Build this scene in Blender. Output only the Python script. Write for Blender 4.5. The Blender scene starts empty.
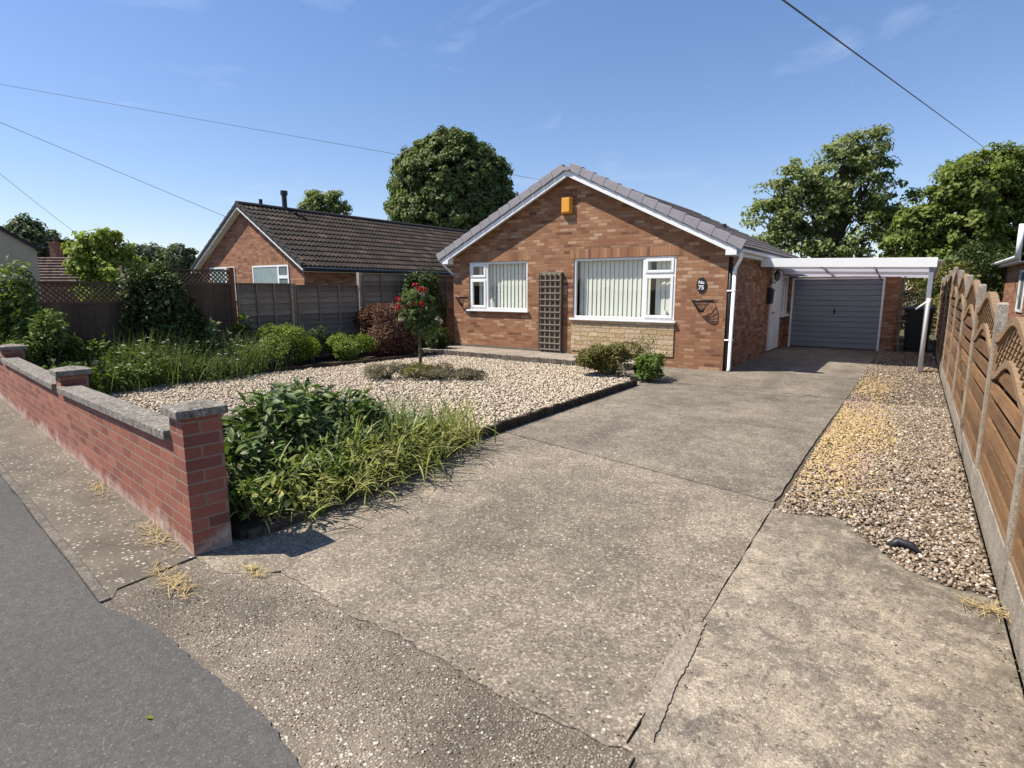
import bpy, math, random
import numpy as np
from mathutils import Vector, Matrix

random.seed(7)
rng = np.random.default_rng(7)
R = math.radians
sc = bpy.context.scene
col = sc.collection

# ------------------------------------------------------------------ camera, sky, sun, exposure
cam = bpy.data.objects.new('camera', bpy.data.cameras.new('camera'))
col.objects.link(cam)
cam.location = (0, 0, 1.6)
cam.rotation_euler = (R(90 - 9.41), 0, R(34.89))
cam.data.sensor_width = 36
cam.data.lens = 20.145
cam.data.clip_end = 3000
cam.data.clip_start = 0.05
sc.camera = cam

SUN = Vector((-0.48, -0.38, 0.9)).normalized()
sun_el = math.asin(SUN.z)
sun_az = math.atan2(SUN.x, SUN.y)
W = bpy.data.worlds.new('World'); sc.world = W; W.use_nodes = True
wn = W.node_tree; wn.nodes.clear()
def wnode(t): return wn.nodes.new(t)
sky = wnode('ShaderNodeTexSky'); sky.sky_type = 'NISHITA'; sky.sun_disc = False
sky.sun_elevation = sun_el; sky.sun_rotation = sun_az % (2 * math.pi)
sky.air_density = 1.0; sky.dust_density = 0.15; sky.ozone_density = 4.0
tc = wnode('ShaderNodeTexCoord')
mp = wnode('ShaderNodeMapping'); mp.inputs['Scale'].default_value = (1.6, 1.6, 5.0); mp.inputs['Rotation'].default_value = (0.25, 0.1, 0.5); mp.inputs['Location'].default_value = (3.0, 6.0, 9.0)
wn.links.new(tc.outputs['Generated'], mp.inputs['Vector'])
cn = wnode('ShaderNodeTexNoise'); cn.inputs['Scale'].default_value = 2.1; cn.inputs['Detail'].default_value = 9; cn.inputs['Roughness'].default_value = 0.58; cn.inputs['Distortion'].default_value = 0.9
wn.links.new(mp.outputs['Vector'], cn.inputs['Vector'])
cr = wnode('ShaderNodeValToRGB'); cr.color_ramp.elements[0].position = 0.56; cr.color_ramp.elements[1].position = 0.85
cr.color_ramp.elements[0].color = (0, 0, 0, 1); cr.color_ramp.elements[1].color = (0.34, 0.34, 0.34, 1)
wn.links.new(cn.outputs['Fac'], cr.inputs['Fac'])
sz_ = wnode('ShaderNodeSeparateXYZ'); wn.links.new(tc.outputs['Generated'], sz_.inputs[0])
gr = wnode('ShaderNodeValToRGB'); gr.color_ramp.elements[0].position = 0.0; gr.color_ramp.elements[1].position = 0.45
gr.color_ramp.elements[0].color = (1.12, 1.0, 1.02, 1); gr.color_ramp.elements[1].color = (1.05, 1.1, 1.22, 1)
wn.links.new(sz_.outputs['Z'], gr.inputs['Fac'])
tn = wnode('ShaderNodeMixRGB'); tn.blend_type = 'MULTIPLY'; tn.inputs['Fac'].default_value = 1.0
wn.links.new(sky.outputs['Color'], tn.inputs['Color1']); wn.links.new(gr.outputs['Color'], tn.inputs['Color2'])
mx = wnode('ShaderNodeMixRGB'); mx.inputs['Color2'].default_value = (6.5, 7.2, 8.4, 1)
wn.links.new(cr.outputs['Color'], mx.inputs['Fac']); wn.links.new(tn.outputs['Color'], mx.inputs['Color1'])
bg = wnode('ShaderNodeBackground'); bg.inputs['Strength'].default_value = 0.088
wn.links.new(mx.outputs['Color'], bg.inputs['Color'])
wo = wnode('ShaderNodeOutputWorld'); wn.links.new(bg.outputs['Background'], wo.inputs['Surface'])

sl = bpy.data.lights.new('sun', 'SUN'); sl.energy = 5.0; sl.angle = R(0.53); sl.color = (1.0, 0.93, 0.82)
so = bpy.data.objects.new('sun', sl); col.objects.link(so)
so.rotation_euler = SUN.to_track_quat('Z', 'Y').to_euler(); so.location = (-10, -8, 20)

sc.view_settings.view_transform = 'Standard'; sc.view_settings.look = 'None'
sc.view_settings.gamma = 1; sc.view_settings.use_curve_mapping = False
sc.view_settings.exposure = 0.68
sc.render.engine = 'CYCLES'
sc.cycles.use_denoising = True
sc.cycles.max_bounces = 8; sc.cycles.transparent_max_bounces = 12
sc.cycles.sample_clamp_indirect = 6

# ------------------------------------------------------------------ shader helper
class G:
    def __init__(s, name):
        s.m = bpy.data.materials.new(name); s.m.use_nodes = True
        s.t = s.m.node_tree; s.t.nodes.clear()
        s.out = s.t.nodes.new('ShaderNodeOutputMaterial')
        s.tc = s.t.nodes.new('ShaderNodeTexCoord')
    def n(s, t, **k):
        x = s.t.nodes.new(t)
        for a, b in k.items(): setattr(x, a, b)
        return x
    def put(s, sock, v):
        if isinstance(v, bpy.types.NodeSocket): s.t.links.new(v, sock)
        elif isinstance(v, tuple) and len(v) == 3 and sock.type == 'RGBA': sock.default_value = (*v, 1)
        else: sock.default_value = v
    def obj(s, scale=None):
        return s.vec(s.tc.outputs['Object'], scale)
    def uv(s, scale=None):
        return s.vec(s.tc.outputs['UV'], scale)
    def vec(s, v, scale=None):
        if scale is None: return v
        m = s.n('ShaderNodeMapping'); s.put(m.inputs['Vector'], v); m.inputs['Scale'].default_value = scale
        return m.outputs['Vector']
    def noise(s, scale, detail=4, rough=0.55, v=None, dist=0.0):
        x = s.n('ShaderNodeTexNoise'); x.inputs['Scale'].default_value = scale; x.inputs['Detail'].default_value = detail
        x.inputs['Roughness'].default_value = rough; x.inputs['Distortion'].default_value = dist
        s.put(x.inputs['Vector'], v if v is not None else s.obj()); return x.outputs['Fac']
    def vor(s, scale, v=None, feature='F1', rand=1.0):
        x = s.n('ShaderNodeTexVoronoi', feature=feature); x.inputs['Scale'].default_value = scale; x.inputs['Randomness'].default_value = rand
        s.put(x.inputs['Vector'], v if v is not None else s.obj()); return x
    def ramp(s, f, stops, interp='LINEAR'):
        x = s.n('ShaderNodeValToRGB'); e = x.color_ramp; e.interpolation = interp
        while len(e.elements) < len(stops): e.elements.new(0.5)
        for el, (p, c) in zip(e.elements, stops):
            el.position = p; el.color = (*c, 1) if isinstance(c, tuple) else (c, c, c, 1)
        s.put(x.inputs['Fac'], f); return x.outputs['Color']
    def mix(s, f, a, b, mode='MIX'):
        x = s.n('ShaderNodeMixRGB', blend_type=mode); s.put(x.inputs['Fac'], f); s.put(x.inputs['Color1'], a); s.put(x.inputs['Color2'], b)
        return x.outputs['Color']
    def math(s, op, a, b=0.0):
        x = s.n('ShaderNodeMath', operation=op); s.put(x.inputs[0], a); s.put(x.inputs[1], b); return x.outputs[0]
    def sep(s, v):
        x = s.n('ShaderNodeSeparateXYZ'); s.put(x.inputs[0], v); return x.outputs
    def bump(s, h, strength=0.5, dist=0.01, normal=None):
        x = s.n('ShaderNodeBump'); x.inputs['Strength'].default_value = strength; x.inputs['Distance'].default_value = dist
        s.put(x.inputs['Height'], h)
        if normal is not None: s.put(x.inputs['Normal'], normal)
        return x.outputs['Normal']
    def island(s): return s.n('ShaderNodeNewGeometry').outputs['Random Per Island']
    def pbr(s, color, rough=0.8, normal=None, metal=0.0, spec=0.3):
        p = s.n('ShaderNodeBsdfPrincipled'); s.put(p.inputs['Base Color'], color); s.put(p.inputs['Roughness'], rough)
        p.inputs['Metallic'].default_value = metal; p.inputs['Specular IOR Level'].default_value = spec
        if normal is not None: s.put(p.inputs['Normal'], normal)
        return p.outputs[0]
    def end(s, sh): s.put(s.out.inputs['Surface'], sh); return s.m

def mat_plain(name, c, rough=0.5, spec=0.4, metal=0.0, dirt=0.12, bump=0.1, bscale=40):
    g = G(name); n = g.noise(5, 5, 0.6); n2 = g.noise(bscale, 3)
    cc = g.mix(g.ramp(n, [(0.35, 0.0), (0.75, dirt * 2.0)]), c, tuple(x * 0.55 for x in c))
    return g.end(g.pbr(cc, g.ramp(n2, [(0.2, max(rough - .1, .05)), (0.8, min(rough + .1, 1))]), g.bump(n2, bump, 0.002), metal, spec))

def mat_brick(name, cols, mortar, bw=0.225, rh=0.075, off=0.5, pale=None, bump=0.7):
    g = G(name); uv = g.uv()
    wob = g.n('ShaderNodeVectorMath', operation='ADD')
    nz = g.n('ShaderNodeTexNoise'); nz.inputs['Scale'].default_value = 9; g.put(nz.inputs['Vector'], uv)
    sc_ = g.n('ShaderNodeVectorMath', operation='SCALE'); sc_.inputs['Scale'].default_value = 0.006
    g.put(sc_.inputs[0], nz.outputs['Color']); g.put(wob.inputs[0], uv); g.put(wob.inputs[1], sc_.outputs[0])
    b = g.n('ShaderNodeTexBrick'); b.offset = off; b.squash = 1
    g.put(b.inputs['Vector'], wob.outputs[0])
    b.inputs['Scale'].default_value = 1; b.inputs['Brick Width'].default_value = bw; b.inputs['Row Height'].default_value = rh
    b.inputs['Mortar Size'].default_value = 0.006; b.inputs['Mortar Smooth'].default_value = 0.25
    b.inputs['Color1'].default_value = (0, 0, 0, 1); b.inputs['Color2'].default_value = (1, 1, 1, 1); b.inputs['Mortar'].default_value = (.5, .5, .5, 1)
    tone = g.ramp(b.outputs['Color'], [(i / (len(cols) - 1), c) for i, c in enumerate(cols)])
    n1 = g.noise(30, 6, 0.65, uv); n2 = g.noise(2.0, 5, 0.6, uv); n3 = g.noise(120, 3, 0.6, uv)
    tone = g.mix(g.ramp(n1, [(0.35, 0.0), (0.75, 0.55)]), tone, g.mix(1.0, tone, (1.5, 1.35, 1.2), 'MULTIPLY'))
    tone = g.mix(g.ramp(g.noise(75, 5, 0.7, uv), [(0.42, 0.0), (0.7, 0.7)]), tone, g.mix(1.0, tone, (1.45, 1.5, 1.55), 'MULTIPLY'))
    tone = g.mix(g.ramp(n2, [(0.4, 0.0), (0.75, 0.5)]), tone, g.mix(1.0, tone, (0.62, 0.6, 0.62), 'MULTIPLY'))
    mo = g.mix(n1, mortar, tuple(x * 0.6 for x in mortar))
    c = g.mix(b.outputs['Fac'], tone, mo)
    if pale:
        lvl, pc = pale
        z = g.sep(g.obj())[2]
        k = g.math('SUBTRACT', lvl, z); k = g.math('ADD', k, g.math('MULTIPLY', g.math('SUBTRACT', g.noise(4, 5, 0.65), 0.5), 0.55))
        k = g.ramp(g.math('MULTIPLY', k, 5.0), [(0.0, 0.0), (0.6, 0.9)])
        k = g.math('MULTIPLY', k, g.ramp(g.noise(22, 4, 0.7), [(0.35, 0.25), (0.65, 1.0)]))
        c = g.mix(k, c, pc)
    h = g.math('SUBTRACT', g.math('MULTIPLY', n3, 0.25), b.outputs['Fac'])
    return g.end(g.pbr(c, 0.88, g.bump(h, bump, 0.006), spec=0.2))

def mat_conc(name, base, dark, pale, big=0.7, agg=110, aggamt=0.5, stain=0.6, bump=0.35, marks=0.45, edge_moss=False):
    g = G(name)
    n1 = g.noise(big, 8, 0.62, dist=0.4); n2 = g.noise(big * 7, 7, 0.66); n3 = g.noise(60, 5, 0.7)
    c = g.mix(g.ramp(n1, [(0.36, 0.0), (0.66, 1.0)]), dark, base)
    c = g.mix(g.ramp(n2, [(0.42, 0.0), (0.72, stain)]), c, pale)
    c = g.mix(g.ramp(g.noise(big * 2.3, 9, 0.75, dist=1.0), [(0.48, 0.0), (0.7, 0.6)]), c, dark)
    c = g.mix(g.ramp(g.noise(big * 1.1, 6, 0.6, g.obj((1.6, .55, 1.0)), 0.8), [(0.50, 0.0), (0.68, 0.55)]), c, tuple(x * 0.8 for x in dark))
    c = g.mix(g.ramp(g.noise(26, 6, 0.75, dist=1.2), [(0.54, 0.0), (0.64, marks)]), c, tuple(x * 0.55 for x in dark))
    c = g.mix(g.ramp(g.noise(11, 8, 0.75, g.obj((1.0, .6, 1.0)), 0.8), [(0.52, 0.0), (0.62, marks * 1.1)]), c, tuple(x * 0.95 for x in dark))
    c = g.mix(g.ramp(g.noise(19, 7, 0.75, dist=0.6), [(0.54, 0.0), (0.66, marks)]), c, pale)
    v = g.vor(agg); v2 = g.vor(agg * 0.45)
    sp = g.ramp(g.sep(v.outputs['Color'])[0], [(0.0, 0.45), (0.55, 0.8), (0.8, 1.15), (1.0, 1.9)])
    c = g.mix(aggamt, c, g.mix(1.0, c, sp, 'MULTIPLY'))
    sp2 = g.math('MULTIPLY', g.ramp(g.sep(v2.outputs['Color'])[1], [(0.86, 0.0), (0.93, 1.0)]), g.ramp(v2.outputs['Distance'], [(0.2, 1.0), (0.38, 0.0)]))
    c = g.mix(g.math('MULTIPLY', sp2, aggamt), c, tuple(min(x * 1.9, .7) for x in pale))
    sp3 = g.math('MULTIPLY', g.ramp(g.sep(v2.outputs['Color'])[2], [(0.88, 0.0), (0.95, 1.0)]), g.ramp(v2.outputs['Distance'], [(0.15, 1.0), (0.34, 0.0)]))
    c = g.mix(g.math('MULTIPLY', sp3, aggamt * 1.2), c, tuple(x * 0.3 for x in dark))
    c = g.mix(0.5, c, g.mix(1.0, c, g.ramp(n3, [(0.25, 0.5), (0.75, 1.5)]), 'MULTIPLY'))
    if edge_moss:
        xyz = g.sep(g.obj()); a = g.ramp(g.math('ADD', g.math('MULTIPLY', xyz[1], .25), g.math('MULTIPLY', xyz[0], .32)), [(0.78, 0.0), (1.0, 1.0)])
        b_ = g.ramp(g.math('ADD', xyz[0], 0.4), [(0.62, 0.0), (0.9, 0.9)])
        k = g.math('MULTIPLY', g.math('MAXIMUM', a, b_), g.ramp(g.noise(7, 8, 0.75, dist=0.5), [(0.36, 0.0), (0.58, 1.0)]))
        c = g.mix(g.math('MULTIPLY', k, 0.8), c, (.075, .064, .048))
    h = g.math('ADD', g.math('MULTIPLY', v.outputs['Distance'], -0.6), n3)
    return g.end(g.pbr(c, 0.9, g.bump(h, bump, 0.006), spec=0.25))

def mat_pebble_conc(name):
    g = G(name)
    v = g.vor(88); vb = g.vor(48)
    r = g.sep(v.outputs['Color'])[0]
    peb = g.ramp(r, [(0.0, (.11, .09, .07)), (0.2, (.22, .178, .13)), (0.45, (.31, .255, .19)), (0.65, (.25, .22, .18)), (0.8, (.37, .315, .24)), (1.0, (.46, .41, .335))])
    edge = g.ramp(v.outputs['Distance'], [(0.33, 0.0), (0.55, 1.0)])
    mat = g.ramp(g.noise(3, 7, 0.65), [(0.3, (.105, .086, .065)), (0.7, (.20, .165, .125))])
    show = g.math('MULTIPLY', g.math('SUBTRACT', 1.0, edge), g.ramp(g.noise(1.6, 6, 0.65), [(0.3, 0.65), (0.55, 1.0)]))
    c = g.mix(show, mat, peb)
    rb = g.sep(vb.outputs['Color'])[1]
    big = g.math('MULTIPLY', g.ramp(rb, [(0.87, 0.0), (0.9, 1.0)]), g.ramp(vb.outputs['Distance'], [(0.28, 1.0), (0.36, 0.0)]))
    bc = g.ramp(g.sep(vb.outputs['Color'])[2], [(0.0, (.30, .17, .09)), (0.4, (.42, .36, .28)), (1.0, (.56, .52, .45))])
    c = g.mix(big, c, bc)
    st = g.ramp(g.noise(0.9, 8, 0.7, dist=0.6), [(0.4, 0.62), (0.65, 1.15)])
    c = g.mix(1.0, c, st, 'MULTIPLY')
    h = g.math('ADD', g.math('MULTIPLY', show, 0.8), g.math('MULTIPLY', g.noise(90, 4), 0.5))
    return g.end(g.pbr(c, 0.85, g.bump(h, 0.7, 0.006), spec=0.3))

def mat_stone_old(name):      # weathered pavement concrete with loose pale pebbles showing
    g = G(name)
    c = g.ramp(g.noise(1.6, 8, 0.65, dist=0.5), [(0.3, (.085, .071, .055)), (0.55, (.14, .119, .094)), (0.75, (.20, .174, .14))])
    c = g.mix(1.0, c, g.ramp(g.noise(55, 5, 0.7), [(0.25, 0.6), (0.75, 1.4)]), 'MULTIPLY')
    v = g.vor(34); w = g.n('ShaderNodeTexNoise'); w.inputs['Scale'].default_value = 1.3; g.put(w.inputs['Vector'], g.obj())
    k = g.math('MULTIPLY', g.ramp(g.sep(v.outputs['Color'])[0], [(0.55, 0.0), (0.6, 1.0)]), g.ramp(v.outputs['Distance'], [(0.2, 1.0), (0.4, 0.0)]))
    k = g.math('MULTIPLY', k, g.ramp(w.outputs['Fac'], [(0.34, 0.3), (0.52, 1.0)]))
    pc = g.ramp(g.sep(v.outputs['Color'])[1], [(0.0, (.27, .22, .16)), (0.6, (.40, .36, .29)), (1.0, (.52, .49, .43))])
    c = g.mix(k, c, pc)
    h = g.math('ADD', k, g.math('MULTIPLY', g.noise(70, 5, 0.7), 0.7))
    return g.end(g.pbr(c, 0.9, g.bump(h, 0.5, 0.006), spec=0.25))

def mat_asphalt(name):
    g = G(name)
    c = g.ramp(g.noise(0.5, 8, 0.6), [(0.3, (.068, .064, .059)), (0.7, (.093, .088, .081))])
    v = g.vor(150); sp = g.ramp(g.sep(v.outputs['Color'])[0], [(0.0, 0.75), (0.7, 1.0), (0.93, 1.15), (1.0, 1.9)])
    c = g.mix(0.8, c, g.mix(1.0, c, sp, 'MULTIPLY'))
    c = g.mix(0.6, c, g.mix(1.0, c, g.ramp(g.noise(22, 6, 0.7), [(0.25, 0.6), (0.75, 1.4)]), 'MULTIPLY'))
    h = g.math('ADD', g.math('MULTIPLY', v.outputs['Distance'], -0.8), g.noise(55, 4, 0.7))
    return g.end(g.pbr(c, 0.85, g.bump(h, 0.32, 0.005), spec=0.3))

def mat_soil(name, a, b):
    g = G(name); c = g.ramp(g.noise(5, 8, 0.7), [(0.3, a), (0.7, b)])
    c = g.mix(1.0, c, g.ramp(g.noise(60, 5, 0.7), [(0.25, 0.5), (0.75, 1.5)]), 'MULTIPLY')
    return g.end(g.pbr(c, 0.95, g.bump(g.noise(40, 6, 0.7), 0.8, 0.02), spec=0.1))

def mat_isl(name, stops, rough=0.7, spec=0.3, fine=60):      # one colour per loose piece: stones
    g = G(name); r = g.island()
    c = g.ramp(r, stops)
    c = g.mix(1.0, c, g.ramp(g.noise(fine, 4, 0.6), [(0.25, 0.7), (0.75, 1.3)]), 'MULTIPLY')
    return g.end(g.pbr(c, rough, None, spec=spec))

def mat_leaf(name, stops, trans=0.3, rough=0.55, spec=0.2, tint=(1.25, 1.35, 0.6)):
    g = G(name); r = g.island()
    c = g.ramp(r, stops)
    c = g.mix(1.0, c, g.ramp(g.noise(1.3, 4, 0.6), [(0.3, 0.75), (0.7, 1.25)]), 'MULTIPLY')
    p = g.pbr(c, rough, None, spec=spec)
    t = g.n('ShaderNodeBsdfTranslucent'); g.put(t.inputs['Color'], g.mix(1.0, c, tint, 'MULTIPLY'))
    m = g.n('ShaderNodeMixShader'); m.inputs[0].default_value = trans
    g.put(m.inputs[1], p); g.put(m.inputs[2], t.outputs[0]); return g.end(m.outputs[0])

def greens(a, b, c): return [(0.0, a), (0.5, b), (1.0, c)]

def mat_wood(name, a, b, scale=(3, 3, 30), rough=0.8, isl=True, bump=0.3):
    g = G(name); v = g.uv()
    n = g.noise(1.0, 7, 0.65, g.uv((3.0, 40.0, 1.0))); n2 = g.noise(1.2, 5, 0.6)
    c = g.mix(g.ramp(n, [(0.3, 0.0), (0.7, 1.0)]), a, b)
    c = g.mix(g.ramp(n2, [(0.45, 0.0), (0.8, 0.5)]), c, tuple(x * 0.5 for x in a))
    if isl: c = g.mix(1.0, c, g.ramp(g.island(), [(0.0, 0.65), (1.0, 1.3)]), 'MULTIPLY')
    return g.end(g.pbr(c, rough, g.bump(n, bump, 0.004), spec=0.2))

def mat_tiles(name, stops, bumpn=0.4, moss=None):
    g = G(name)
    fl = g.n('ShaderNodeVectorMath', operation='FLOOR'); g.put(fl.inputs[0], g.uv())
    wn_ = g.n('ShaderNodeTexWhiteNoise', noise_dimensions='2D'); g.put(wn_.inputs['Vector'], fl.outputs[0])
    c = g.ramp(wn_.outputs['Value'], stops)
    n = g.noise(7, 7, 0.7); n2 = g.noise(60, 4, 0.6)
    c = g.mix(1.0, c, g.ramp(n2, [(0.25, 0.65), (0.75, 1.35)]), 'MULTIPLY')
    if moss: c = g.mix(g.ramp(n, [(0.55, 0.0), (0.75, 0.6)]), c, moss)
    fr = g.n('ShaderNodeVectorMath', operation='FRACTION'); g.put(fr.inputs[0], g.uv())
    u = g.sep(fr.outputs[0])[0]
    gap = g.math('GREATER_THAN', 0.05, u)
    c = g.mix(g.math('MULTIPLY', gap, 0.6), c, (.02, .018, .016))
    return g.end(g.pbr(c, 0.85, g.bump(n2, bumpn, 0.006), spec=0.25))

def mat_glass(name):
    g = G(name)
    t = g.n('ShaderNodeBsdfTransparent'); t.inputs['Color'].default_value = (.92, .94, .92, 1)
    gl = g.n('ShaderNodeBsdfGlossy'); gl.inputs['Roughness'].default_value = 0.01
    f = g.n('ShaderNodeLayerWeight'); f.inputs['Blend'].default_value = 0.5
    fr = g.math('ADD', 0.07, g.math('MULTIPLY', g.math('POWER', f.outputs['Facing'], 4.0), 0.7))
    m = g.n('ShaderNodeMixShader'); g.put(m.inputs[0], fr); g.put(m.inputs[1], t.outputs[0]); g.put(m.inputs[2], gl.outputs[0])
    return g.end(m.outputs[0])

def mat_poly(name):
    g = G(name)
    d = g.n('ShaderNodeBsdfDiffuse'); d.inputs['Color'].default_value = (.78, .78, .82, 1)
    t = g.n('ShaderNodeBsdfTranslucent'); t.inputs['Color'].default_value = (.88, .86, .90, 1)
    m = g.n('ShaderNodeMixShader'); m.inputs[0].default_value = 0.55
    g.put(m.inputs[1], d.outputs[0]); g.put(m.inputs[2], t.outputs[0]); return g.end(m.outputs[0])

def mat_walling(name):      # pale reconstituted stone blocks
    g = G(name); uv = g.uv()
    b = g.n('ShaderNodeTexBrick'); b.offset = 0.37; b.offset_frequency = 3; b.squash = 0.6; b.squash_frequency = 2
    nz = g.n('ShaderNodeTexNoise'); nz.inputs['Scale'].default_value = 7; g.put(nz.inputs['Vector'], uv)
    sc_ = g.n('ShaderNodeVectorMath', operation='SCALE'); sc_.inputs['Scale'].default_value = 0.06; g.put(sc_.inputs[0], nz.outputs['Color'])
    wob = g.n('ShaderNodeVectorMath', operation='ADD'); g.put(wob.inputs[0], uv); g.put(wob.inputs[1], sc_.outputs[0])
    g.put(b.inputs['Vector'], wob.outputs[0]); b.inputs['Scale'].default_value = 1
    b.inputs['Brick Width'].default_value = 0.36; b.inputs['Row Height'].default_value = 0.098; b.inputs['Mortar Size'].default_value = 0.006
    b.inputs['Color1'].default_value = (0, 0, 0, 1); b.inputs['Color2'].default_value = (1, 1, 1, 1)
    c = g.ramp(b.outputs['Color'], [(0.0, (.40, .29, .16)), (0.35, (.52, .39, .23)), (0.7, (.46, .34, .23)), (1.0, (.60, .49, .33))])
    n = g.noise(14, 6, 0.7, uv)
    c = g.mix(1.0, c, g.ramp(n, [(0.25, 0.7), (0.75, 1.2)]), 'MULTIPLY')
    c = g.mix(g.math('MULTIPLY', b.outputs['Fac'], 0.75), c, (.20, .145, .085))
    h = g.math('SUBTRACT', g.math('MULTIPLY', n, 1.8), b.outputs['Fac'])
    return g.end(g.pbr(c, 0.9, g.bump(h, 0.8, 0.015), spec=0.2))

def mat_coping(name):
    g = G(name)
    c = g.ramp(g.noise(9, 8, 0.7), [(0.3, (.09, .08, .066)), (0.55, (.17, .152, .128)), (0.75, (.27, .245, .21))])
    sp = g.ramp(g.noise(38, 6, 0.75, dist=0.5), [(0.50, 0.0), (0.62, 0.8)])
    c = g.mix(sp, c, (.42, .385, .33)); c = g.mix(g.ramp(g.noise(17, 7, 0.7), [(0.56, 0.0), (0.66, 0.8)]), c, (.06, .055, .045))
    return g.end(g.pbr(c, 0.92, g.bump(g.noise(80, 5, 0.7), 0.6, 0.005), spec=0.2))

M = {}
M['white'] = mat_plain('white_plastic', (.80, .80, .79), 0.35, 0.5, dirt=0.04, bump=0.02)
M['white_paint'] = mat_plain('white_paint', (.76, .76, .74), 0.5, 0.4, dirt=0.10, bump=0.05)
M['blind'] = mat_plain('blind_fabric', (.80, .80, .72), 0.9, 0.1, dirt=0.03, bump=0.1)
M['glass'] = mat_glass('window_glass')
M['dark_room'] = mat_plain('dark_interior', (.10, .11, .105), 0.9, 0.1)
M['brick'] = mat_brick('orange_brown_brick', [(.125, .056, .033), (.22, .10, .054), (.25, .12, .062), (.29, .148, .080), (.21, .09, .048), (.26, .126, .066), (.32, .185, .11), (.37, .24, .155)], (.25, .185, .13), bw=.21, rh=.07)
M['brick_soldier'] = mat_brick('soldier_course_brick', [(.15, .07, .040), (.26, .12, .062), (.33, .175, .095), (.22, .10, .055)], (.25, .19, .135), bw=0.075, rh=0.225, off=0.0)
M['brick_next'] = mat_brick('red_orange_brick', [(.17, .075, .047), (.25, .11, .065), (.29, .135, .08), (.33, .18, .115)], (.25, .19, .15))
M['brick_wall'] = mat_brick('smooth_red_brick', [(.145, .056, .042), (.215, .08, .056), (.26, .10, .069), (.17, .066, .049), (.29, .122, .085)], (.30, .225, .175), pale=(0.12, (.50, .44, .38)), bump=0.5)
M['stone'] = mat_walling('pale_stone_walling')
M['coping'] = mat_coping('weathered_coping_concrete')
M['asphalt'] = mat_asphalt('asphalt')
M['drive'] = mat_conc('driveway_concrete', (.29, .243, .183), (.145, .121, .093), (.41, .35, .265), big=0.5, agg=95, aggamt=0.65, stain=0.5, bump=0.5)
M['drive_old'] = mat_conc('old_driveway_concrete', (.232, .197, .15), (.11, .093, .073), (.34, .292, .228), big=0.5, agg=95, aggamt=0.55, stain=0.6, bump=0.5, marks=0.55)
M['side_slab'] = mat_conc('side_slab_concrete', (.33, .272, .20), (.13, .112, .092), (.46, .39, .29), big=0.9, agg=150, aggamt=0.4, stain=0.8, bump=0.5, marks=0.8, edge_moss=True)
M['patch'] = mat_conc('mortar_patch', (.36, .30, .235), (.18, .15, .115), (.47, .41, .33), big=5, agg=150, aggamt=0.3, bump=0.5)
M['path'] = mat_conc('path_concrete', (.34, .285, .225), (.2, .165, .13), (.42, .37, .3), big=1.2, agg=150, aggamt=0.3)
M['apron'] = mat_pebble_conc('exposed_aggregate')
M['pavement'] = mat_stone_old('old_pavement')
M['edging'] = mat_conc('edging_concrete', (.17, .15, .125), (.09, .078, .065), (.26, .235, .2), big=2, agg=120, aggamt=0.4)
M['kerb_dark'] = mat_conc('dark_kerb_concrete', (.09, .078, .062), (.045, .038, .03), (.15, .13, .105), big=3, agg=120, aggamt=0.4)
M['post'] = mat_conc('post_concrete', (.38, .33, .265), (.22, .19, .15), (.46, .41, .33), big=2.2, agg=130, aggamt=0.4, stain=0.6)
M['soil'] = mat_soil('bed_soil', (.035, .026, .018), (.09, .068, .048))
M['dirt'] = mat_soil('joint_dirt', (.075, .06, .042), (.16, .13, .095))
M['earth'] = mat_soil('ground_earth', (.05, .055, .025), (.11, .10, .055))
M['gravel_bed'] = mat_soil('gravel_bed', (.07, .055, .038), (.15, .12, .085))
M['stone_cream'] = mat_isl('cream_gravel', [(0.0, (.20, .15, .10)), (0.14, (.41, .335, .24)), (0.4, (.54, .46, .345)), (0.6, (.47, .37, .25)), (0.78, (.62, .55, .44)), (0.9, (.38, .28, .19)), (1.0, (.29, .25, .21))])
M['stone_mixed'] = mat_isl('mixed_pea_gravel', [(0.0, (.07, .05, .036)), (0.2, (.19, .135, .09)), (0.4, (.30, .225, .15)), (0.55, (.17, .135, .105)), (0.7, (.38, .30, .21)), (0.84, (.25, .20, .16)), (0.93, (.48, .41, .32)), (1.0, (.64, .58, .50))], rough=0.6)
M['stone_yellow'] = mat_isl('yellow_gravel', [(0.0, (.24, .165, .08)), (0.3, (.42, .29, .125)), (0.6, (.50, .37, .175)), (0.8, (.34, .24, .14)), (1.0, (.56, .47, .30))], rough=0.6)
M['stone_plum'] = mat_isl('plum_gravel', [(0.0, (.16, .10, .09)), (0.4, (.27, .18, .15)), (0.7, (.33, .24, .19)), (1.0, (.42, .33, .27))], rough=0.6)
M['tile_slate'] = mat_tiles('grey_concrete_tile', [(0.0, (.075, .068, .066)), (0.5, (.10, .09, .085)), (1.0, (.13, .115, .11))])
M['tile_brown'] = mat_tiles('brown_concrete_tile', [(0.0, (.022, .017, .014)), (0.55, (.033, .025, .020)), (0.86, (.045, .033, .026)), (0.95, (.06, .036, .027)), (1.0, (.075, .058, .045))], moss=(.06, .055, .04))
M['tile_red'] = mat_tiles('red_brown_tile', [(0.0, (.05, .034, .028)), (0.5, (.08, .052, .042)), (1.0, (.12, .08, .065))], moss=(.10, .09, .07))
M['verge'] = mat_plain('grey_verge_tile', (.30, .28, .30), 0.7, 0.3, dirt=0.25, bump=0.4)
M['verge_dark'] = mat_plain('dark_verge_tile', (.04, .036, .034), 0.75, 0.3, dirt=0.2, bump=0.3)
M['wood_brown'] = mat_wood('brown_stained_board', (.125, .068, .034), (.245, .138, .066))
M['wood_rail'] = mat_wood('weathered_rail', (.20, .125, .068), (.30, .205, .125), isl=False)
M['wood_grey'] = mat_wood('grey_weathered_board', (.165, .13, .097), (.245, .20, .155))
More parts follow.
